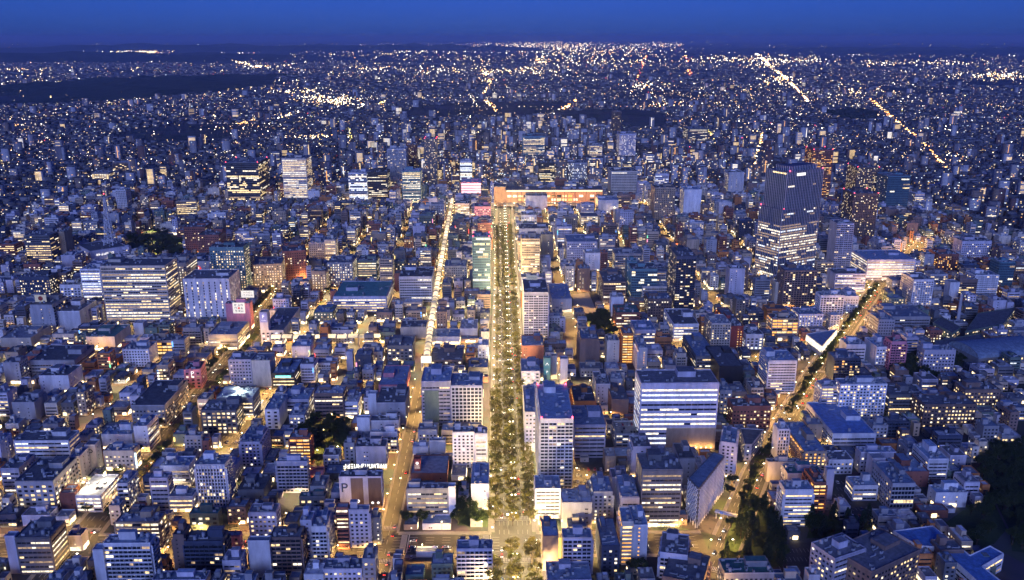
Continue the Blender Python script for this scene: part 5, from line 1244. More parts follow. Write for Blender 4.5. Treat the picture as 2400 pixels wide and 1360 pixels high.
for k, (sx_, sy_) in enumerate(((-1, -1), (1, -1), (1, 1), (-1, 1))):
    V[:, k, 0] = V[:, k + 4, 0] = cx_ + ca * sx_ * hw_ - sa * sy_ * hd_; V[:, k, 1] = V[:, k + 4, 1] = cy_ + sa * sx_ * hw_ + ca * sy_ * hd_; V[:, k + 4, 2] = bx[:, 4]
base = (np.arange(n) * 8)[:, None, None]; qf = np.array([[0, 1, 5, 4], [1, 2, 6, 5], [2, 3, 7, 6], [3, 0, 4, 7], [4, 5, 6, 7]])
Q = (base + qf[None]).reshape(-1, 4); mi = np.tile([0, 0, 0, 0, 1], n); mi = np.where((mi == 0) & (np.repeat(bx[:, 5], 5) > .5), 2, mi)
fo = obj_of("distant_town", np_mesh("distant_town", V.reshape(-1, 3), Q, [M_FARW, M_FARR, M_FART], mi)); fo["kind"] = "stuff"; tag(fo, "countless small houses and blocks of the town spreading to the horizon", "town")
allq = []; am = []
for c, lst in LW.items():
    for (x0, x1, z0, z1, yy, bi) in lst:
        a = ang[bi]; cx0, cy0 = cx_[bi], cy_[bi]; r_ = (math.cos(a), math.sin(a))
        def tr_(x, y_): return (cx0 + r_[0] * (x - cx0) - r_[1] * (y_ - cy0), cy0 + r_[1] * (x - cx0) + r_[0] * (y_ - cy0))
        p, q = tr_(x0, yy), tr_(x1, yy); allq.append([(*p, z0), (*q, z0), (*q, z1), (*p, z1)]); am.append(c - 1)
Vq = np.array(allq).reshape(-1, 3); Qq = np.arange(len(Vq)).reshape(-1, 4)
FL = [emit("far_lit_white", (1, .88, .68), 1.35, .4, .02), emit("far_lit_warm", (1, .70, .32), 1.2, .4, .02), emit("far_lit_dim", (1, .62, .3), .6), emit("far_lit_orange", (1, .45, .1), 1.3), emit("far_lit_cool", (.75, .88, 1), 1.6)]
lo = obj_of("lit_window", np_mesh("far_lit_windows", Vq, Qq, FL, am), fo); lo["kind"] = "stuff"

# ---- lamps and lit fronts of the far plain
dots = []
def dot(px, py, s, c, z=8):
    X, Y = gnd(px, py, z); f = proj(X, Y, z)[2]; dots.append((X, Y, z, s * f / 866.0, c))
DR = random.Random(5)
for _ in range(20000):
    u = DR.random(); py = 103 + 380 * u ** 1.7; px = DR.uniform(-20, 2420)
    if py < 128 and (px < 700 or px > 1600) and DR.random() < .8: continue
    X, Y = gnd(px, py, 6)
    if any(inpoly(X, Y, P) for P in WOOD) and DR.random() < .97: continue
    if math.sin(X * .0013 + 2) * math.sin(Y * .0009) + .5 * math.sin(X * .004 + Y * .003) < -.12 and DR.random() < .8: continue
    c = DR.choices((0, 1, 2, 3, 4, 5), (34, 34, 9, 3, 16, 4))[0]
    dot(px, py, DR.choices((.17, .26, .38, .65), (44, 32, 17, 7))[0], c)
CL = [(330, 121, 34, 5, 150), (300, 122, 22, 3, 60), (760, 232, 40, 8, 150), (700, 214, 36, 4, 60), (800, 240, 18, 6, 50), (870, 248, 22, 5, 50), (1290, 105, 70, 9, 330), (1180, 108, 60, 8, 120), (1262, 148, 8, 12, 60), (1240, 166, 60, 6, 100), (1560, 104, 40, 5, 90), (1480, 112, 30, 9, 60), (1340, 118, 80, 10, 160), (1420, 140, 90, 14, 160),
      (1830, 190, 30, 10, 90), (1800, 150, 30, 9, 90), (1730, 138, 60, 6, 90), (1885, 142, 30, 5, 40), (2290, 175, 40, 6, 80), (2360, 178, 16, 6, 60), (2080, 148, 80, 5, 70), (2230, 148, 60, 5, 40), (960, 118, 60, 6, 60), (880, 160, 40, 6, 40), (1020, 165, 40, 7, 60), (1140, 170, 8, 22, 60), (620, 155, 40, 4, 40), (520, 130, 30, 5, 40), (1510, 200, 28, 8, 60), (1580, 245, 60, 6, 50), (730, 320, 40, 5, 60), (235, 412, 20, 4, 14), (2200, 300, 26, 10, 30), (2240, 370, 12, 16, 40), (60, 200, 60, 14, 40), (300, 196, 40, 5, 50), (40, 163, 50, 2, 26), (1990, 215, 24, 6, 40)]
for (px, py, sx_, sy_, n_) in CL:
    for _ in range(n_): dot(DR.gauss(px, sx_), max(99, DR.gauss(py, sy_ * .7)), DR.choice((.38, .5, .7)), DR.choices((0, 1, 2, 5), (45, 40, 12, 3))[0])
RL = [([(1772, 125), (1812, 160), (1860, 200), (1895, 238)], 150, (0, 1, 1, 2)), ([(1788, 312), (1775, 360), (1760, 440)], 130, (1, 2, 1, 0)), ([(2040, 232), (2100, 282), (2160, 330), (2200, 372), (2230, 405)], 170, (2, 1, 2)), ([(1490, 190), (1515, 130)], 26, (3, 2)), ([(1608, 130), (1618, 180)], 26, (3, 3, 2)), ([(1130, 225), (1150, 195), (1138, 172)], 40, (1, 2)), ([(1140, 235), (1165, 262)], 16, (1, 2)), ([(480, 128), (560, 145), (612, 157)], 50, (1, 1, 0)), ([(1320, 255), (1350, 235)], 24, (2, 1)), ([(1700, 380), (1660, 300)], 18, (1, 4)), ([(560, 290), (600, 280)], 16, (2,)), ([(820, 300), (822, 330)], 10, (4,)), ([(870, 252), (905, 236)], 16, (4, 1)), ([(1850, 540), (1870, 560)], 4, (1,)), ([(2350, 540), (2400, 530)], 6, (1,)), ([(640, 280), (700, 262)], 12, (1, 0))]
for pts, n_, cs in RL:
    for _ in range(n_):
        k = DR.uniform(0, len(pts) - 1.001); i = int(k); t = k - i; dot(pts[i][0] + (pts[i + 1][0] - pts[i][0]) * t + DR.gauss(0, 2.2), pts[i][1] + (pts[i + 1][1] - pts[i][1]) * t + DR.gauss(0, 1.0), DR.choice((.6, .75, .95)), DR.choice(cs))
for _ in range(60):                                # lamps along the far streets, in lines
    X, Y = DR.uniform(-2600, 2600), DR.uniform(2050, 6500)
    if abs(X) > .6 * Y: continue
    a = DR.choice((0, 0, math.pi / 2, math.pi / 2, DR.uniform(0, 3.1))) + DR.gauss(0, .12); L_ = DR.uniform(250, 1300); cs = DR.choice(((0,), (1,), (1, 2), (4, 1), (0, 1))); n_ = int(L_ / DR.uniform(48, 80))
    for k in range(n_):
        x_, y_ = X + math.cos(a) * (k / n_ - .5) * L_ + DR.gauss(0, 7), Y + math.sin(a) * (k / n_ - .5) * L_ + DR.gauss(0, 7)
        if y_ > 1950 and not any(inpoly(x_, y_, P) for P in WOOD): p_ = proj(x_, y_, 8); dots.append((x_, y_, 9, DR.choice((.2, .3, .42)) * p_[2] / 866.0, DR.choice(cs)))
dv = []; dm = []
for (X, Y, z, s, c) in dots:
    a = s / 2; dv += [(X - a, Y, z - a * .8), (X + a, Y, z - a * .8), (X + a, Y, z + a * .8), (X - a, Y, z + a * .8), (X - a, Y, z + a * .8), (X + a, Y, z + a * .8), (X + a, Y + a * 2, z + a * .8), (X - a, Y + a * 2, z + a * .8)]; dm += [c, c]
DM = [emit("far_lamp_" + k, c, s) for k, c, s in (("white", (1, .86, .62), 11), ("warm", (1, .66, .28), 10), ("orange", (1, .42, .1), 8.0), ("red", (1, .08, .06), 2.8), ("gold", (1, .82, .2), 2.6), ("cool", (.7, .9, 1), 3.2))]
do = obj_of("distant_lights", np_mesh("distant_lights", np.array(dv), np.arange(len(dv)).reshape(-1, 4), DM, dm)); do["kind"] = "stuff"; tag(do, "thousands of street lamps and lit signs scattered over the far plain", "lights")

# ---- wooded ridges and the hills on the horizon
M_WOOD = surf("woodland", (.03, .045, .03), .95, .5, .02, stretch=(1, 1, 1), objvar=.1)
def terrain(name, label, cat, P, amp, step, kind, mat):
    xs = [p[0] for p in P]; ys = [p[1] for p in P]; nx = max(6, int((max(xs) - min(xs)) / step)); ny = max(5, int((max(ys) - min(ys)) / step)); m = MB(); idx = {}
    cx0 = (max(xs) + min(xs)) / 2; cy0 = (max(ys) + min(ys)) / 2
    for j in range(ny + 1):
        for i in range(nx + 1):
            x = min(xs) + (max(xs) - min(xs)) * i / nx; y = min(ys) + (max(ys) - min(ys)) * j / ny
            e = min(1, 1.6 * (1 - abs(2 * i / nx - 1)) * 2, 1.2 * (1 - abs(2 * j / ny - 1)) * 2) if inpoly(x + (random.gauss(0, step * 2.2) if kind != "structure" else 0), y + (random.gauss(0, step * 2.2) if kind != "structure" else 0), P) or kind == "structure" else 0
            z = amp * e * (.55 + .45 * math.sin(x * .0021 + 1.3) * math.cos(y * .0017) + .2 * math.sin(x * .0093 + y * .006)) * random.uniform(.55, 1.15)
            idx[i, j] = len(m.v); m.v.append((x, y, z if e else -2.0))
    for j in range(ny):
        for i in range(nx): m.f.append((idx[i, j], idx[i + 1, j], idx[i + 1, j + 1], idx[i, j + 1])); m.m.append(0)
    o = m.build(name, mat); o["kind"] = kind; o["label"] = label
    if kind != "structure": o["category"] = cat
    return o
for i, P in ((0, WOOD[0]), (2, WOOD[2])):
    sz = max(p[1] for p in P) - min(p[1] for p in P)
    terrain("woodland", ["dark wooded ridge across the left distance", "dark park wood beyond the station", "black hilltop grove in the right distance", "dark wood beside the lit road beyond the station", "dark strip of wood in the middle distance"][i], "woodland", P, [38, 16, 26, 16, 14][i], max(14, sz / 40), "stuff", M_WOOD)
for nm, xa, xb, ya, yb, am_ in (("hills", -14000, -3500, 13500, 19000, 110), ("hills", -16000, 2000, 24000, 32000, 150), ("hills", 7000, 22000, 20000, 30000, 90)):
    o = terrain(nm, "low dark hills along the horizon", "hills", [(xa, ya), (xb, ya), (xb, yb), (xa, yb)], am_, 420, "structure", M_WOOD)

# ------------------------------------------------------------------ trees
def leaf_mat(name, c1, c2):
    m, N, L, b = new_mat(name); g = N.new("ShaderNodeNewGeometry"); oi = N.new("ShaderNodeObjectInfo")
    mx = N.new("ShaderNodeMix"); mx.data_type = 'RGBA'; mx.inputs[6].default_value = (*c1, 1); mx.inputs[7].default_value = (*c2, 1)
    no = N.new("ShaderNodeTexNoise"); no.inputs["Scale"].default_value = .6; no.inputs["Detail"].default_value = 4; L.new(g.outputs["Position"], no.inputs[0])
    ad = N.new("ShaderNodeMath"); ad.operation = 'ADD'; L.new(no.outputs[0], ad.inputs[0]); m2 = N.new("ShaderNodeMapRange"); m2.inputs[3].default_value = -.35; m2.inputs[4].default_value = .35; L.new(oi.outputs["Random"], m2.inputs[0]); L.new(m2.outputs[0], ad.inputs[1])
    L.new(ad.outputs[0], mx.inputs[0]); L.new(mx.outputs[2], b.inputs["Base Color"]); b.inputs["Roughness"].default_value = .8
    tl = N.new("ShaderNodeBsdfTranslucent"); ms = N.new("ShaderNodeMixShader"); ms.inputs[0].default_value = .5; L.new(mx.outputs[2], tl.inputs[0]); L.new(b.outputs[0], ms.inputs[1]); L.new(tl.outputs[0], ms.inputs[2]); L.new(ms.outputs[0], N["Material Output"].inputs[0]); return m
M_BARK = surf("bark", (.06, .045, .032), .9, .3, .8)
LEAF_Z = leaf_mat("zelkova_leaf", (.12, .135, .026), (.24, .20, .04)); LEAF_P = leaf_mat("park_leaf", (.045, .075, .022), (.085, .12, .035)); LEAF_C = leaf_mat("conifer_leaf", (.026, .052, .024), (.05, .085, .034))
def make_tree(kind, seed):
    R = random.Random(seed); t = MB(); c = MB()
    if kind == 'conifer':
        H = 17.0; t.tube((0, 0, -.2), (0, 0, H * .95), .35, .06); tips = []
        for k in range(34):
            z = 2.2 + (H - 2.6) * k / 34; r = 3.3 * (1 - (z / H) ** 1.3) + .35; a = k * 2.4
            t.tube((0, 0, z), (r * .8 * math.cos(a), r * .8 * math.sin(a), z - .3), .07, .02, 4); tips.append((r, z))
        for (r, z) in tips:
            for _ in range(26):
                a = R.uniform(0, 6.283); q = r * math.sqrt(R.uniform(.15, 1)); leaf(c, R, (q * math.cos(a), q * math.sin(a), z + R.uniform(-.5, .4) - q * .15), .42)
    else:
        zel = kind == 'zelkova'; H = 12.5 if zel else 11.0; tr_h = 3.4 if zel else 2.8; t.tube((0, 0, -.2), (R.uniform(-.2, .2), R.uniform(-.2, .2), tr_h), .42, .3)
        tips = []; nl = 7
        for k in range(nl):
            a = 6.283 * k / nl + R.uniform(-.4, .4); r = R.uniform(2.4, 4.2); z = R.uniform(.62, .95) * H; mid = (r * .45 * math.cos(a), r * .45 * math.sin(a), tr_h + (z - tr_h) * .5)
            t.tube((0, 0, tr_h - .4), mid, .2, .12, 5); e = (r * math.cos(a), r * math.sin(a), z - 1.0); t.tube(mid, e, .12, .05, 5); tips.append(e)
            for q in range(2):
                a2 = a + R.uniform(-.9, .9); e2 = (mid[0] + 2.4 * math.cos(a2), mid[1] + 2.4 * math.sin(a2), mid[2] + R.uniform(.6, 2.2)); t.tube(mid, e2, .08, .03, 4); tips.append(e2)
        tips.append((0, 0, H - 1.8)); tips.append((.8, -.6, H - 3))
        for (x, y, z) in tips:
            rr = R.uniform(1.3, 2.1)
            for _ in range(46 if zel else 70):
                u = R.gauss(0, 1), R.gauss(0, 1), R.gauss(0, 1); l = math.sqrt(sum(v * v for v in u)) or 1; q = rr * R.uniform(.45, 1.05) / l
                leaf(c, R, (x + u[0] * q, y + u[1] * q, z + u[2] * q * .75), .34 if zel else .4)
    return t.mesh("trunk", [M_BARK]), c.mesh("crown", [{'zelkova': LEAF_Z, 'park': LEAF_P, 'conifer': LEAF_C}[kind]])
def leaf(m, R, p, s):
    a, b = R.uniform(0, 6.283), R.uniform(-.9, .9); u = Vector((math.cos(a), math.sin(a), b * .6)).normalized() * s; v = u.cross(Vector((R.uniform(-1, 1), R.uniform(-1, 1), 1))).normalized() * s * .75; P = Vector(p)
    m.quad(tuple(P - u - v * .3), tuple(P - v), tuple(P + u + v * .2), tuple(P + v))
TREES = {k: [make_tree(k, s) for s in range(3)] for k in ('zelkova', 'park', 'conifer')}
TR = random.Random(9)
def tree(kind, x, y, s, label, group, name):
    tm, cm = TR.choice(TREES[kind]); r = empty(name, x, y, 0, TR.uniform(0, 6.28)); s *= TR.uniform(.85, 1.15); r.scale = (s, s, s * TR.uniform(.9, 1.12)); tag(r, label, "tree", group); obj_of("trunk", tm, r); obj_of("crown", cm, r); return r
def busy(x, y): i, j = int((x - X0) / RES), int((y - Y0) / RES); return 0 <= i < NX and 0 <= j < NY and BOCC[j, i]
y = 492.0
while y < 1640:                                    # zelkovas of the avenue: kerb rows and median
    near = y < 815
    for k, x in enumerate((-2.6 if y < 815 else -1.0, 9.8, 23.5 if y < 815 else 22.0)):
        yy = y + TR.uniform(-2.5, 2.5)
        if abs(yy - 556) < 19 or abs(yy - 1190) < 16: continue
        if not near and (k == 0 and TR.random() < .35 or (k == 1 and TR.random() < .2)) and yy < 1060: continue
        where = ("left kerb", "median", "right kerb")[k]
        tree('zelkova', x + TR.uniform(-1, 1), yy, (1.16 if near else 1.0) * (.8 if k == 0 and not near else 1), f"golden-green zelkova on the {where} of the {'nearer' if near else 'farther'} tree-lined avenue", f"avenue zelkovas on the {where}, {'near' if near else 'far'} stretch", "zelkova_tree")
    y += 11.0 if near else 13.0
for y in np.arange(590, 1300, 10.0):
    for k, x in enumerate((-319.5 if y < 1050 else -327, -296.5 if y < 1050 else -304)):
        if TR.random() < .92 and not busy(x, y): tree('zelkova' if TR.random() < .5 else 'park', x + TR.uniform(-.8, .8), y + TR.uniform(-3, 3), .85, f"leafy street tree on the {('left', 'right')[k]} side of the left boulevard", f"street trees on the {('left', 'right')[k]} side of the left boulevard", "street_tree")
for i, (a, b) in enumerate(dens(DIA, 7)):
    if 610 < b < 1220 and not 735 < b < 770:
        if TR.random() < .9: tree('park', a + TR.uniform(-1.2, 1.2), b, .8, "round dark green tree on the diagonal boulevard's median", "median trees of the diagonal boulevard", "median_tree")
for nm, pl in GREEN.items():
    P = [gnd(*p) for p in pl]; xs = [p[0] for p in P]; ys = [p[1] for p in P]
    m = MB(); m.poly([(*p, .045 + .002 * list(GREEN).index(nm)) for p in (P if sum(a[0] * b[1] - b[0] * a[1] for a, b in zip(P, P[1:] + P[:1])) > 0 else P[::-1])]); o = struct(m.build("lawn" if nm != "school yard" else "yard", M_GRASS if nm != "school yard" else M_PAVE)); o["label"] = "ground of the " + nm
    if nm == "school yard": continue
    area = (max(xs) - min(xs)) * (max(ys) - min(ys)); con = nm in ("dark trees at the right crossing", "car park trees"); n = min(46, int(area / (80 if con else 110))); n = int(n * (.35 if nm == "campus lawn" else 1)); c = 0
    for _ in range(n * 6):
        x, y = TR.uniform(min(xs), max(xs)), TR.uniform(min(ys), max(ys))
        if c < n and inpoly(x, y, P) and not busy(x, y): tree('conifer' if con and TR.random() < .7 else 'park', x, y, TR.uniform(.8, 1.25), f"dark {'conifer or bushy tree' if con else 'leafy tree'} growing in the {nm}", "trees of the " + nm, "park_tree"); c += 1
for px, py in ((955, 1228), (990, 1228), (545, 1215), (575, 1218), (610, 1222), (235, 720), (770, 690), (490, 835), (1480, 1340), (1500, 1345), (1715, 1140), (1710, 1160), (1305, 640), (1330, 638), (1690, 990), (1700, 1010)):
    x, y = gnd(px, py); 
    if not busy(x, y): tree('park', x, y, .95, unique_label("single dark green tree", x, y), None, "street_tree")

# ------------------------------------------------------------------ street lamps
M_HEAD = emit("lamp_head_glow", (1.0, .80, .42), 26.0); M_HEADW = emit("lamp_head_white", (1.0, .92, .78), 26.0)
def lamp_meshes(h, arms, head):
    p = MB(); p.cyl(0, 0, 0, h, .13, .08, 6); a = MB(); hd = MB()
    for s in arms: a.tube((0, 0, h - .3), (s * 1.5, 0, h + .3), .06, n=4); hd.box(s * 1.5 - .35 - .2, s * 1.5 + .35 + .2, -.25, .25, h + .12, h + .34)
    return p.mesh("pole", [M_DARKMETAL]), a.mesh("arm", [M_DARKMETAL]), hd.mesh("lamp_head", [head])
LM = {'ave': lamp_meshes(9.0, (-1, 1), M_HEADW), 'avef': lamp_meshes(9.0, (-1, 1), M_HEADW), 'kerb': lamp_meshes(6.5, (1,), M_HEADW), 'st': lamp_meshes(7.0, (1,), M_HEAD)}
LIGHTS = {}
def light_data(kind, e, col):
    k = (kind, e, col)
    if k not in LIGHTS:
        d = bpy.data.lights.new("lamp_light", 'POINT' if kind in ('ave', 'avef', 'kerb') or kind[0] == 'f' else 'SPOT'); d.energy = e * (1 if d.type == 'POINT' else 1.6 if kind == 'avef' else 9.0);
        if d.type == 'SPOT': d.spot_size = math.radians(155); d.spot_blend = .6
        d.color = col; d.shadow_soft_size = .4; d.cycles.max_bounces = 2; LIGHTS[k] = d
    return LIGHTS[k]
SODIUM = (1.0, .54, .15); WARMW = (1.0, .70, .34)
lamp_n = 0
def lamp(x, y, kind, label, group, e, col, rz=0, z=None):
    global lamp_n
    hgt = {'ave': 9.0, 'avef': 9.0, 'kerb': 6.5, 'st': 7.0}[kind]
    if lamp_n < 340:
        r = empty("street_lamp", x, y, 0, rz); tag(r, label, "street lamp", group)
        obj_of("pole", LM[kind][0], r); ao = obj_of("arm", LM[kind][1], r); obj_of("lamp_head", LM[kind][2], ao)
        o = bpy.data.objects.new("lamp_light", light_data(kind, e, col)); COL.objects.link(o); o.parent = r; o.location = (.0, 0, hgt - .35)
    else: REST.append((x, y, kind, e, col))
    lamp_n += 1
REST = []
for y in np.arange(500, 1840, 27.0):
    if abs(y - 556) < 14 or abs(y - 1190) < 12: continue
    lamp(11 + (y - 500) * .003, y, 'ave' if y < 815 else 'avef', "twin-headed white street lamp on the avenue's median", "twin lamps on the avenue median", 95000, (1.0, .72, .25))
for y in np.arange(505, 1500, 30.0):
    for k, x in enumerate((-6.6, 27.8)):
        lamp(x, y + 9 * k, 'kerb', f"street lamp on the avenue's {('left', 'right')[k]} pavement", f"lamps on the avenue's {('left', 'right')[k]} pavement", 130000, (1.0, .70, .32), math.pi * k)
for y in np.arange(500, 1340, 27.0):
    for k, x in enumerate((-321.5, -294.5)): lamp(x, y + 9 * k, 'kerb' if k else 'st', f"street lamp on the {('left', 'right')[k]} side of the left boulevard", f"lamps on the {('left', 'right')[k]} side of the left boulevard", 11000 if y < 750 else 26000, SODIUM, math.pi * k)
for i, (a, b) in enumerate(offs(dens(DIA, 30), 10.5)): lamp(a, b, 'st', "street lamp on the left side of the diagonal boulevard", "lamps left of the diagonal boulevard", 11000 if b < 950 else 20000, SODIUM)
for i, (a, b) in enumerate(offs(dens(DIA, 30), -10.5)): lamp(a, b + 10, 'kerb', "street lamp on the right side of the diagonal boulevard", "lamps right of the diagonal boulevard", 22000 if b < 950 else 36000, SODIUM, math.pi)
for x in np.arange(-415, 140, 30.0):
    if abs(x - 10) < 22 or abs(x + 308) < 16 or abs(x + 82) < 9: continue
    for k, y in enumerate((541, 571)): lamp(x + 12 * k, y, 'st', f"street lamp on the {('near', 'far')[k]} side of the front cross street", f"lamps on the {('near', 'far')[k]} side of the cross street", 9000, SODIUM, math.pi / 2)
for y in np.arange(495, 860, 24.0): lamp(-90, y, 'st', "street lamp along the narrow second street", "lamps along the second street", 14000, SODIUM)
SR = random.Random(77)
for pts, hw in SIDE:
    for k, (x, y) in enumerate(dens(pts, 34 if pts[0][1] < 1250 else 60)):
        if busy(x, y) or abs(x) > .64 * y + 20: continue
        if abs(x - 10.5) < 18: continue
        hot = math.exp(-((x + 190) / 190) ** 2) * math.exp(-((y - 950) / 230) ** 2) * 1.6 + math.exp(-((x - 40) / 260) ** 2) * math.exp(-((y - 1550) / 420) ** 2) * 1.5
        right = x > 250 + (y - 500) * .35
        if right and SR.random() < .55: continue
        e = (4000 if right else 8000) + 42000 * hot
        lamp(x + hw - .4, y + SR.uniform(-4, 4), 'st', "small street lamp in the side streets between the blocks", "lamps in the side streets", round(e, -3), SODIUM if SR.random() < .75 else WARMW, SR.choice((0, math.pi)))
if REST:
    rl = MB(); hd = [MB(), MB()]
    for (x, y, kind, e, col) in REST:
        rl.cyl(x, y, 0, 7, .13, .08, 5); hd[0].box(x - .5, x + .5, y - .3, y + .3, 7, 7.3)
    ro = rl.build("street_lamps", M_DARKMETAL, None, "stuff"); tag(ro, "many more small street lamps deep in the side streets", "street lamps"); hd[0].build("lamp_head", M_HEAD, ro, "stuff")
    for (x, y, kind, e, col) in REST:
        o = bpy.data.objects.new("lamp_light", light_data(kind, e, col)); COL.objects.link(o); o.parent = ro; o.location = (x, y, 6.6)
# stations square and hot shopping corners: the floodlights of the fronts themselves
def flood(x, y, z, e, col, name="floodlight", lab=None, par=None):
    r = empty(name, x, y, 0); tag(r, lab, "floodlight"); m = MB(); m.cyl(0, 0, 0, z, .2, .12, 6); m.build("pole", M_DARKMETAL, r); m = MB(); m.box(-.8, .8, -.4, .4, z, z + .7); m.build("lamp_head", M_HEAD, r)
    o = bpy.data.objects.new("lamp_light", light_data('f' + name, e, col)); COL.objects.link(o); o.parent = r; o.location = (0, 0, z - .5)
for i, (px, py, z, e, lab) in enumerate(((1160, 495, 12, 160000, "floodlight before the avenue's last store"), (1290, 520, 12, 90000, "floodlight behind the white office near the station"), (1440, 500, 12, 120000, "floodlight before the cream slab hotel"), (980, 490, 12, 90000, "floodlight below the white-crowned tower"), (1205, 492, 14, 170000, "left floodlight of the station square"), (1300, 492, 14, 170000, "middle floodlight of the station square"), (1380, 492, 14, 170000, "right floodlight of the station square"), (1130, 470, 12, 260000, "floodlight before the pink rounded store"), (1070, 520, 12, 130000, "floodlight at the arcade's far end"), (585, 812, 12, 70000, "floodlight at the bright boulevard corner"), (520, 830, 10, 45000, "floodlight before the round-cornered store"), (640, 690, 12, 60000, "floodlight at the golden tan office corner"), (230, 832, 10, 18000, "floodlight before the cream teal-roofed store"), (200, 1160, 11, 16000, "floodlight on the floodlit garage's roof edge"), (1945, 800, 9, 16000, "floodlight beside the triangular roof"), (2035, 690, 10, 9000, "floodlight at the diagonal boulevard's bend"), (1650, 400, 12, 40000, "floodlight right of the station sidings"), (1190, 1240, 12, 14000, "floodlight over the avenue crossing"), (820, 1220, 9, 5000, "lamp at the second street crossing"), (380, 830, 10, 15000, "floodlight in the old bar quarter"), (700, 870, 9, 12000, "floodlight in the alleys right of the black office"))):
    x, y = gnd(px, py); flood(x, y, z, e, WARMW if i < 5 else SODIUM, lab=lab)

gb, gw, gd, gh = SIGB["floodlit white parking garage"]
for k, (fx, fy) in enumerate(((.3, .3), (.7, .65))):
    r = empty("roof_lamp", gb.location.x + gw * fx, gb.location.y + gd * fy, gh); tag(r, ("front" if k == 0 else "rear") + " lamp post on the floodlit garage's roof", "lamp"); m = MB(); m.cyl(0, 0, 0, 6, .15, .1, 6); m.build("pole", M_DARKMETAL, r); m = MB(); m.box(-.9, .9, -.3, .3, 6, 6.3); m.build("lamp_head", M_HEADW, r)
    o = bpy.data.objects.new("lamp_light", light_data('froof', 16000, (1, .86, .62))); COL.objects.link(o); o.parent = r; o.location = (0, 0, 5.8)
sb, sw, sd_, sh = SIGB["shop with floodlit pale roof terrace"]
r = empty("roof_lamp", sb.location.x + sw * .5, sb.location.y + sd_ * .6, sh); tag(r, "lamp post on the pale roof terrace", "lamp"); m = MB(); m.cyl(0, 0, 0, 5, .15, .1, 6); m.build("pole", M_DARKMETAL, r); m = MB(); m.box(-.9, .9, -.3, .3, 5, 5.3); m.build("lamp_head", M_HEADW, r)
o = bpy.data.objects.new("lamp_light", light_data('froof2', 16000, (.8, 1, .95))); COL.objects.link(o); o.parent = r; o.location = (0, 0, 4.8)
# ------------------------------------------------------------------ cars
CARP = {k: surf("car_paint_" + k, c, .35, .03, objvar=.05, spec=.5) for k, c in (("white", (.75, .75, .75)), ("silver", (.42, .43, .45)), ("black", (.02, .02, .022)), ("red", (.35, .03, .03)), ("blue", (.04, .08, .25)))}
M_TYRE = surf("tyre", (.02, .02, .02), .9, .1); HLAMP = emit("headlight_glow", (1, .95, .82), 30); TLAMP = emit("taillight_glow", (1, .05, .03), 14)
def car_meshes():
    b = MB(); b.hexa([(-.85, -2.1, .35), (.85, -2.1, .35), (.85, 2.15, .35), (-.85, 2.15, .35), (-.85, -2.1, .9), (.85, -2.1, .9), (.82, 2.1, .8), (-.82, 2.1, .8)]); b.box(-.62, .62, -1.3, .35, 1.39, 1.45)
    c = MB(); c.hexa([(-.8, -1.75, .9), (.8, -1.75, .9), (.8, 1.0, .85), (-.8, 1.0, .85), (-.64, -1.35, 1.4), (.64, -1.35, 1.4), (.64, .4, 1.4), (-.64, .4, 1.4)])
    w = MB(); K = 10
    for s in (-.1, .1): w.poly([(s, .32 * math.cos(6.283 * k / K) * (1 if s > 0 else -1), .32 * math.sin(6.283 * k / K)) for k in range(K)])
    for k in range(K): a, a2 = 6.283 * k / K, 6.283 * (k + 1) / K; w.quad((-.1, .32 * math.cos(a), .32 * math.sin(a)), (.1, .32 * math.cos(a), .32 * math.sin(a)), (.1, .32 * math.cos(a2), .32 * math.sin(a2)), (-.1, .32 * math.cos(a2), .32 * math.sin(a2)))
    l = MB(); l.box(-.22, .22, -.04, .04, -.09, .09); return b, c, w, l
cb, cc_, cw, cl = car_meshes()
CB = {k: cb.mesh("body", [m]) for k, m in CARP.items()}; CCab = cc_.mesh("cabin", [GL_DARK]); CW = cw.mesh("wheel", [M_TYRE]); CH = cl.mesh("headlight", [HLAMP]); CT = cl.mesh("taillight", [TLAMP]); CHo = cl.mesh("headlight", [M_WHITE]); CTo = cl.mesh("taillight", [CARP['red']])
CRn = random.Random(31)
def car(x, y, rz, lit, where, group, col=None, z=.04):
    col = col or CRn.choice(("white", "white", "silver", "black", "black", "red", "blue")); r = empty("car", x, y, z, rz); tag(r, f"{col} car {where}", "car", f"{col} cars {group}")
    bo = obj_of("body", CB[col], r); obj_of("cabin", CCab, r)
    for a, b in ((-.78, 1.35), (.78, 1.35), (-.78, -1.3), (.78, -1.3)): obj_of("wheel", CW, r, (a, b, .32))
    for s in (-.58, .58): obj_of("headlight", CH if lit else CHo, bo, (s, 2.14, .66)); obj_of("taillight", CT if lit else CTo, bo, (s, -2.12, .74))
def lane(pts, k, rev, gap, where, group, lim):
    q = offs(dens(pts, 4), k); i = CRn.randint(1, 4)
    while i < len(q) - 2:
        a, b = q[i], q[i + 1]; t = math.atan2(b[1] - a[1], b[0] - a[0]) - math.pi / 2
        if lim[0] < a[1] < lim[1] and abs(a[0]) < .62 * a[1] + 10: car(a[0], a[1], t + (math.pi if rev else 0), True, where, group)
        i += max(2, int(CRn.expovariate(1 / gap) / 4) + 2)
lane(AVE, 8.8, True, 48, "coming down the avenue", "coming down the avenue", (500, 1800)); lane(AVE, 5.2, True, 55, "coming down the avenue", "coming down the avenue", (500, 1800))
lane(AVE, -5.2, False, 45, "driving up the avenue", "driving up the avenue", (500, 1800)); lane(AVE, -8.8, False, 50, "driving up the avenue", "driving up the avenue", (500, 1800))
lane(LFT, 5.6, True, 34, "coming down the left boulevard", "coming down the left boulevard", (500, 1300)); lane(LFT, -5.6, False, 34, "driving up the left boulevard", "driving up the left boulevard", (500, 1300))
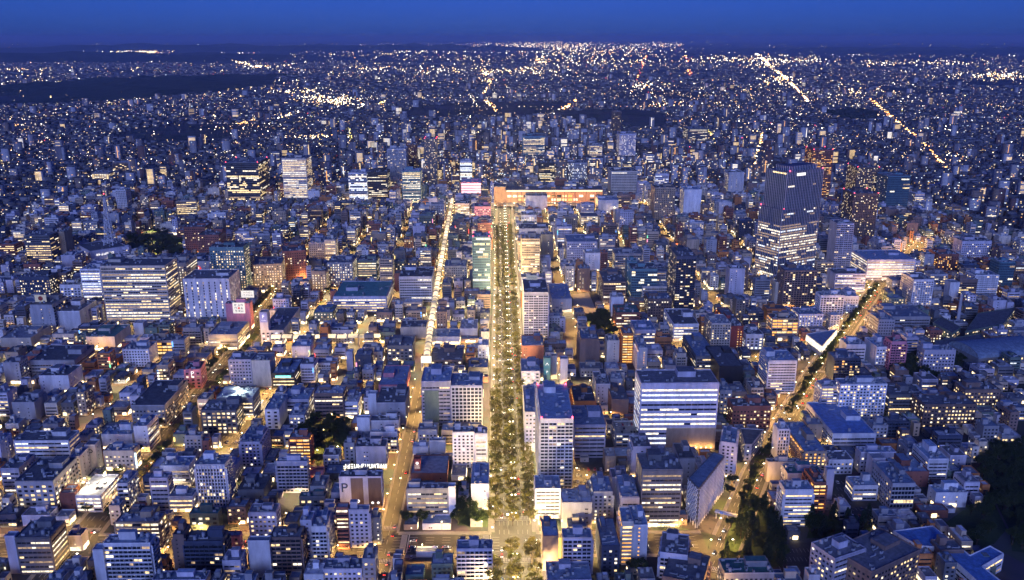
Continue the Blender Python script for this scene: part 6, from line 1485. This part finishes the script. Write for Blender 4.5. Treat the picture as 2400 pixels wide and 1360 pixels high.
lane(DIA, 5.6, True, 34, "coming down the diagonal boulevard", "coming down the diagonal boulevard", (480, 1300)); lane(DIA, -5.6, False, 34, "driving up the diagonal boulevard", "driving up the diagonal boulevard", (480, 1300))
lane(CRS, 4, True, 46, "heading left on the front cross street", "heading left on the cross street", (500, 600)); lane(CRS, -4, False, 46, "heading right on the front cross street", "heading right on the cross street", (500, 600))
lane(SEC, -3, False, 40, "on the narrow second street", "on the second street", (500, 850))
for key, wh in (("floodlit white parking garage", "on the floodlit garage's roof"), ("parking deck with cars on its roof", "on the parking deck's roof")):
    gb, gw, gd, gh = SIGB[key]
    for fy in np.arange(4, gd - 4, 8.0):
        for fx in np.arange(3, gw - 3, 2.8):
            if CRn.random() < .4: car(gb.location.x + fx, gb.location.y + fy, CRn.choice((0, math.pi)), False, "parked " + wh, "parked " + wh, z=gh + .01)
WL = ["in the yard of the bright blue-roofed tower", "in the lot right of the tall balcony tower", "in the car park below the cross street", "in the right-hand car park", "in the dark campus car park", "in the striped lot left of the six-window block"]
for li, pl in enumerate(LOTS):
    P = [gnd(*p) for p in pl]; xs = [p[0] for p in P]; ys = [p[1] for p in P]
    lotm = MB(); lotm.poly([(*p, .0440 + .0008 * li) for p in (P if sum(a[0] * b[1] - b[0] * a[1] for a, b in zip(P, P[1:] + P[:1])) > 0 else P[::-1])]); lo_ = struct(lotm.build("car_park", M_ASPH)); lo_["label"] = "car park surface"; mk = MB()
    for y in np.arange(min(ys) + 4, max(ys) - 3, 10.5):
        for x in np.arange(min(xs) + 2, max(xs) - 2, 2.7):
            if inpoly(x, y, P) and not busy(x, y) and not busy(x, y + 3):
                mk.quad((x - 1.4, y - 2.5, .056), (x - 1.28, y - 2.5, .056), (x - 1.28, y + 2.5, .056), (x - 1.4, y + 2.5, .056))
                if CRn.random() < (.45 if li != 4 else .06): car(x, y, CRn.choice((0, math.pi)), False, "parked " + WL[li], "parked " + WL[li], z=.06)
    mk.build("bay_marking", M_MARK, lo_, "stuff")
# a city bus at the lower left
bx_, by_ = gnd(208, 1352); br = empty("bus", bx_, by_, .04, 0); tag(br, "white city bus with lit windows at the bottom of the left boulevard", "bus")
m = MB(); m.box(-1.25, 1.25, -5.5, 5.5, .4, 3.0); m.build("body", CARP['white'], br); m = MB(); m.box(-1.27, 1.27, -5.2, 5.2, 1.5, 2.5); m.build("window", LIT_W, br)
for a, b in ((-1.15, 3.6), (1.15, 3.6), (-1.15, -3.4), (1.15, -3.4)): o = obj_of("wheel", CW, br, (a, b, .45)); o.scale = (1.4, 1.4, 1.4)
for s in (-.9, .9): obj_of("headlight", CH, br, (s, 5.52, .8)); obj_of("taillight", CT, br, (s, -5.52, .9))

# ------------------------------------------------------------------ the evening air
hz = MB(); hz.box(-66000, 66000, -7000, 86000, -4, 440); ho = hz.build("haze", bpy.data.materials.new("haze_air")); ho["kind"] = "stuff"
hm = ho.data.materials[0]; hm.use_nodes = True; hn = hm.node_tree.nodes; hl = hm.node_tree.links
for n_ in list(hn): hn.remove(n_)
pv = hn.new("ShaderNodeVolumePrincipled"); pv.inputs["Color"].default_value = (.50, .64, 1.0, 1); pv.inputs["Density"].default_value = 3.6e-5; pv.inputs["Anisotropy"].default_value = 0.0
om = hn.new("ShaderNodeOutputMaterial"); hl.new(pv.outputs[0], om.inputs["Volume"])
tag(ho, "thin blue evening haze over the whole town", "haze")
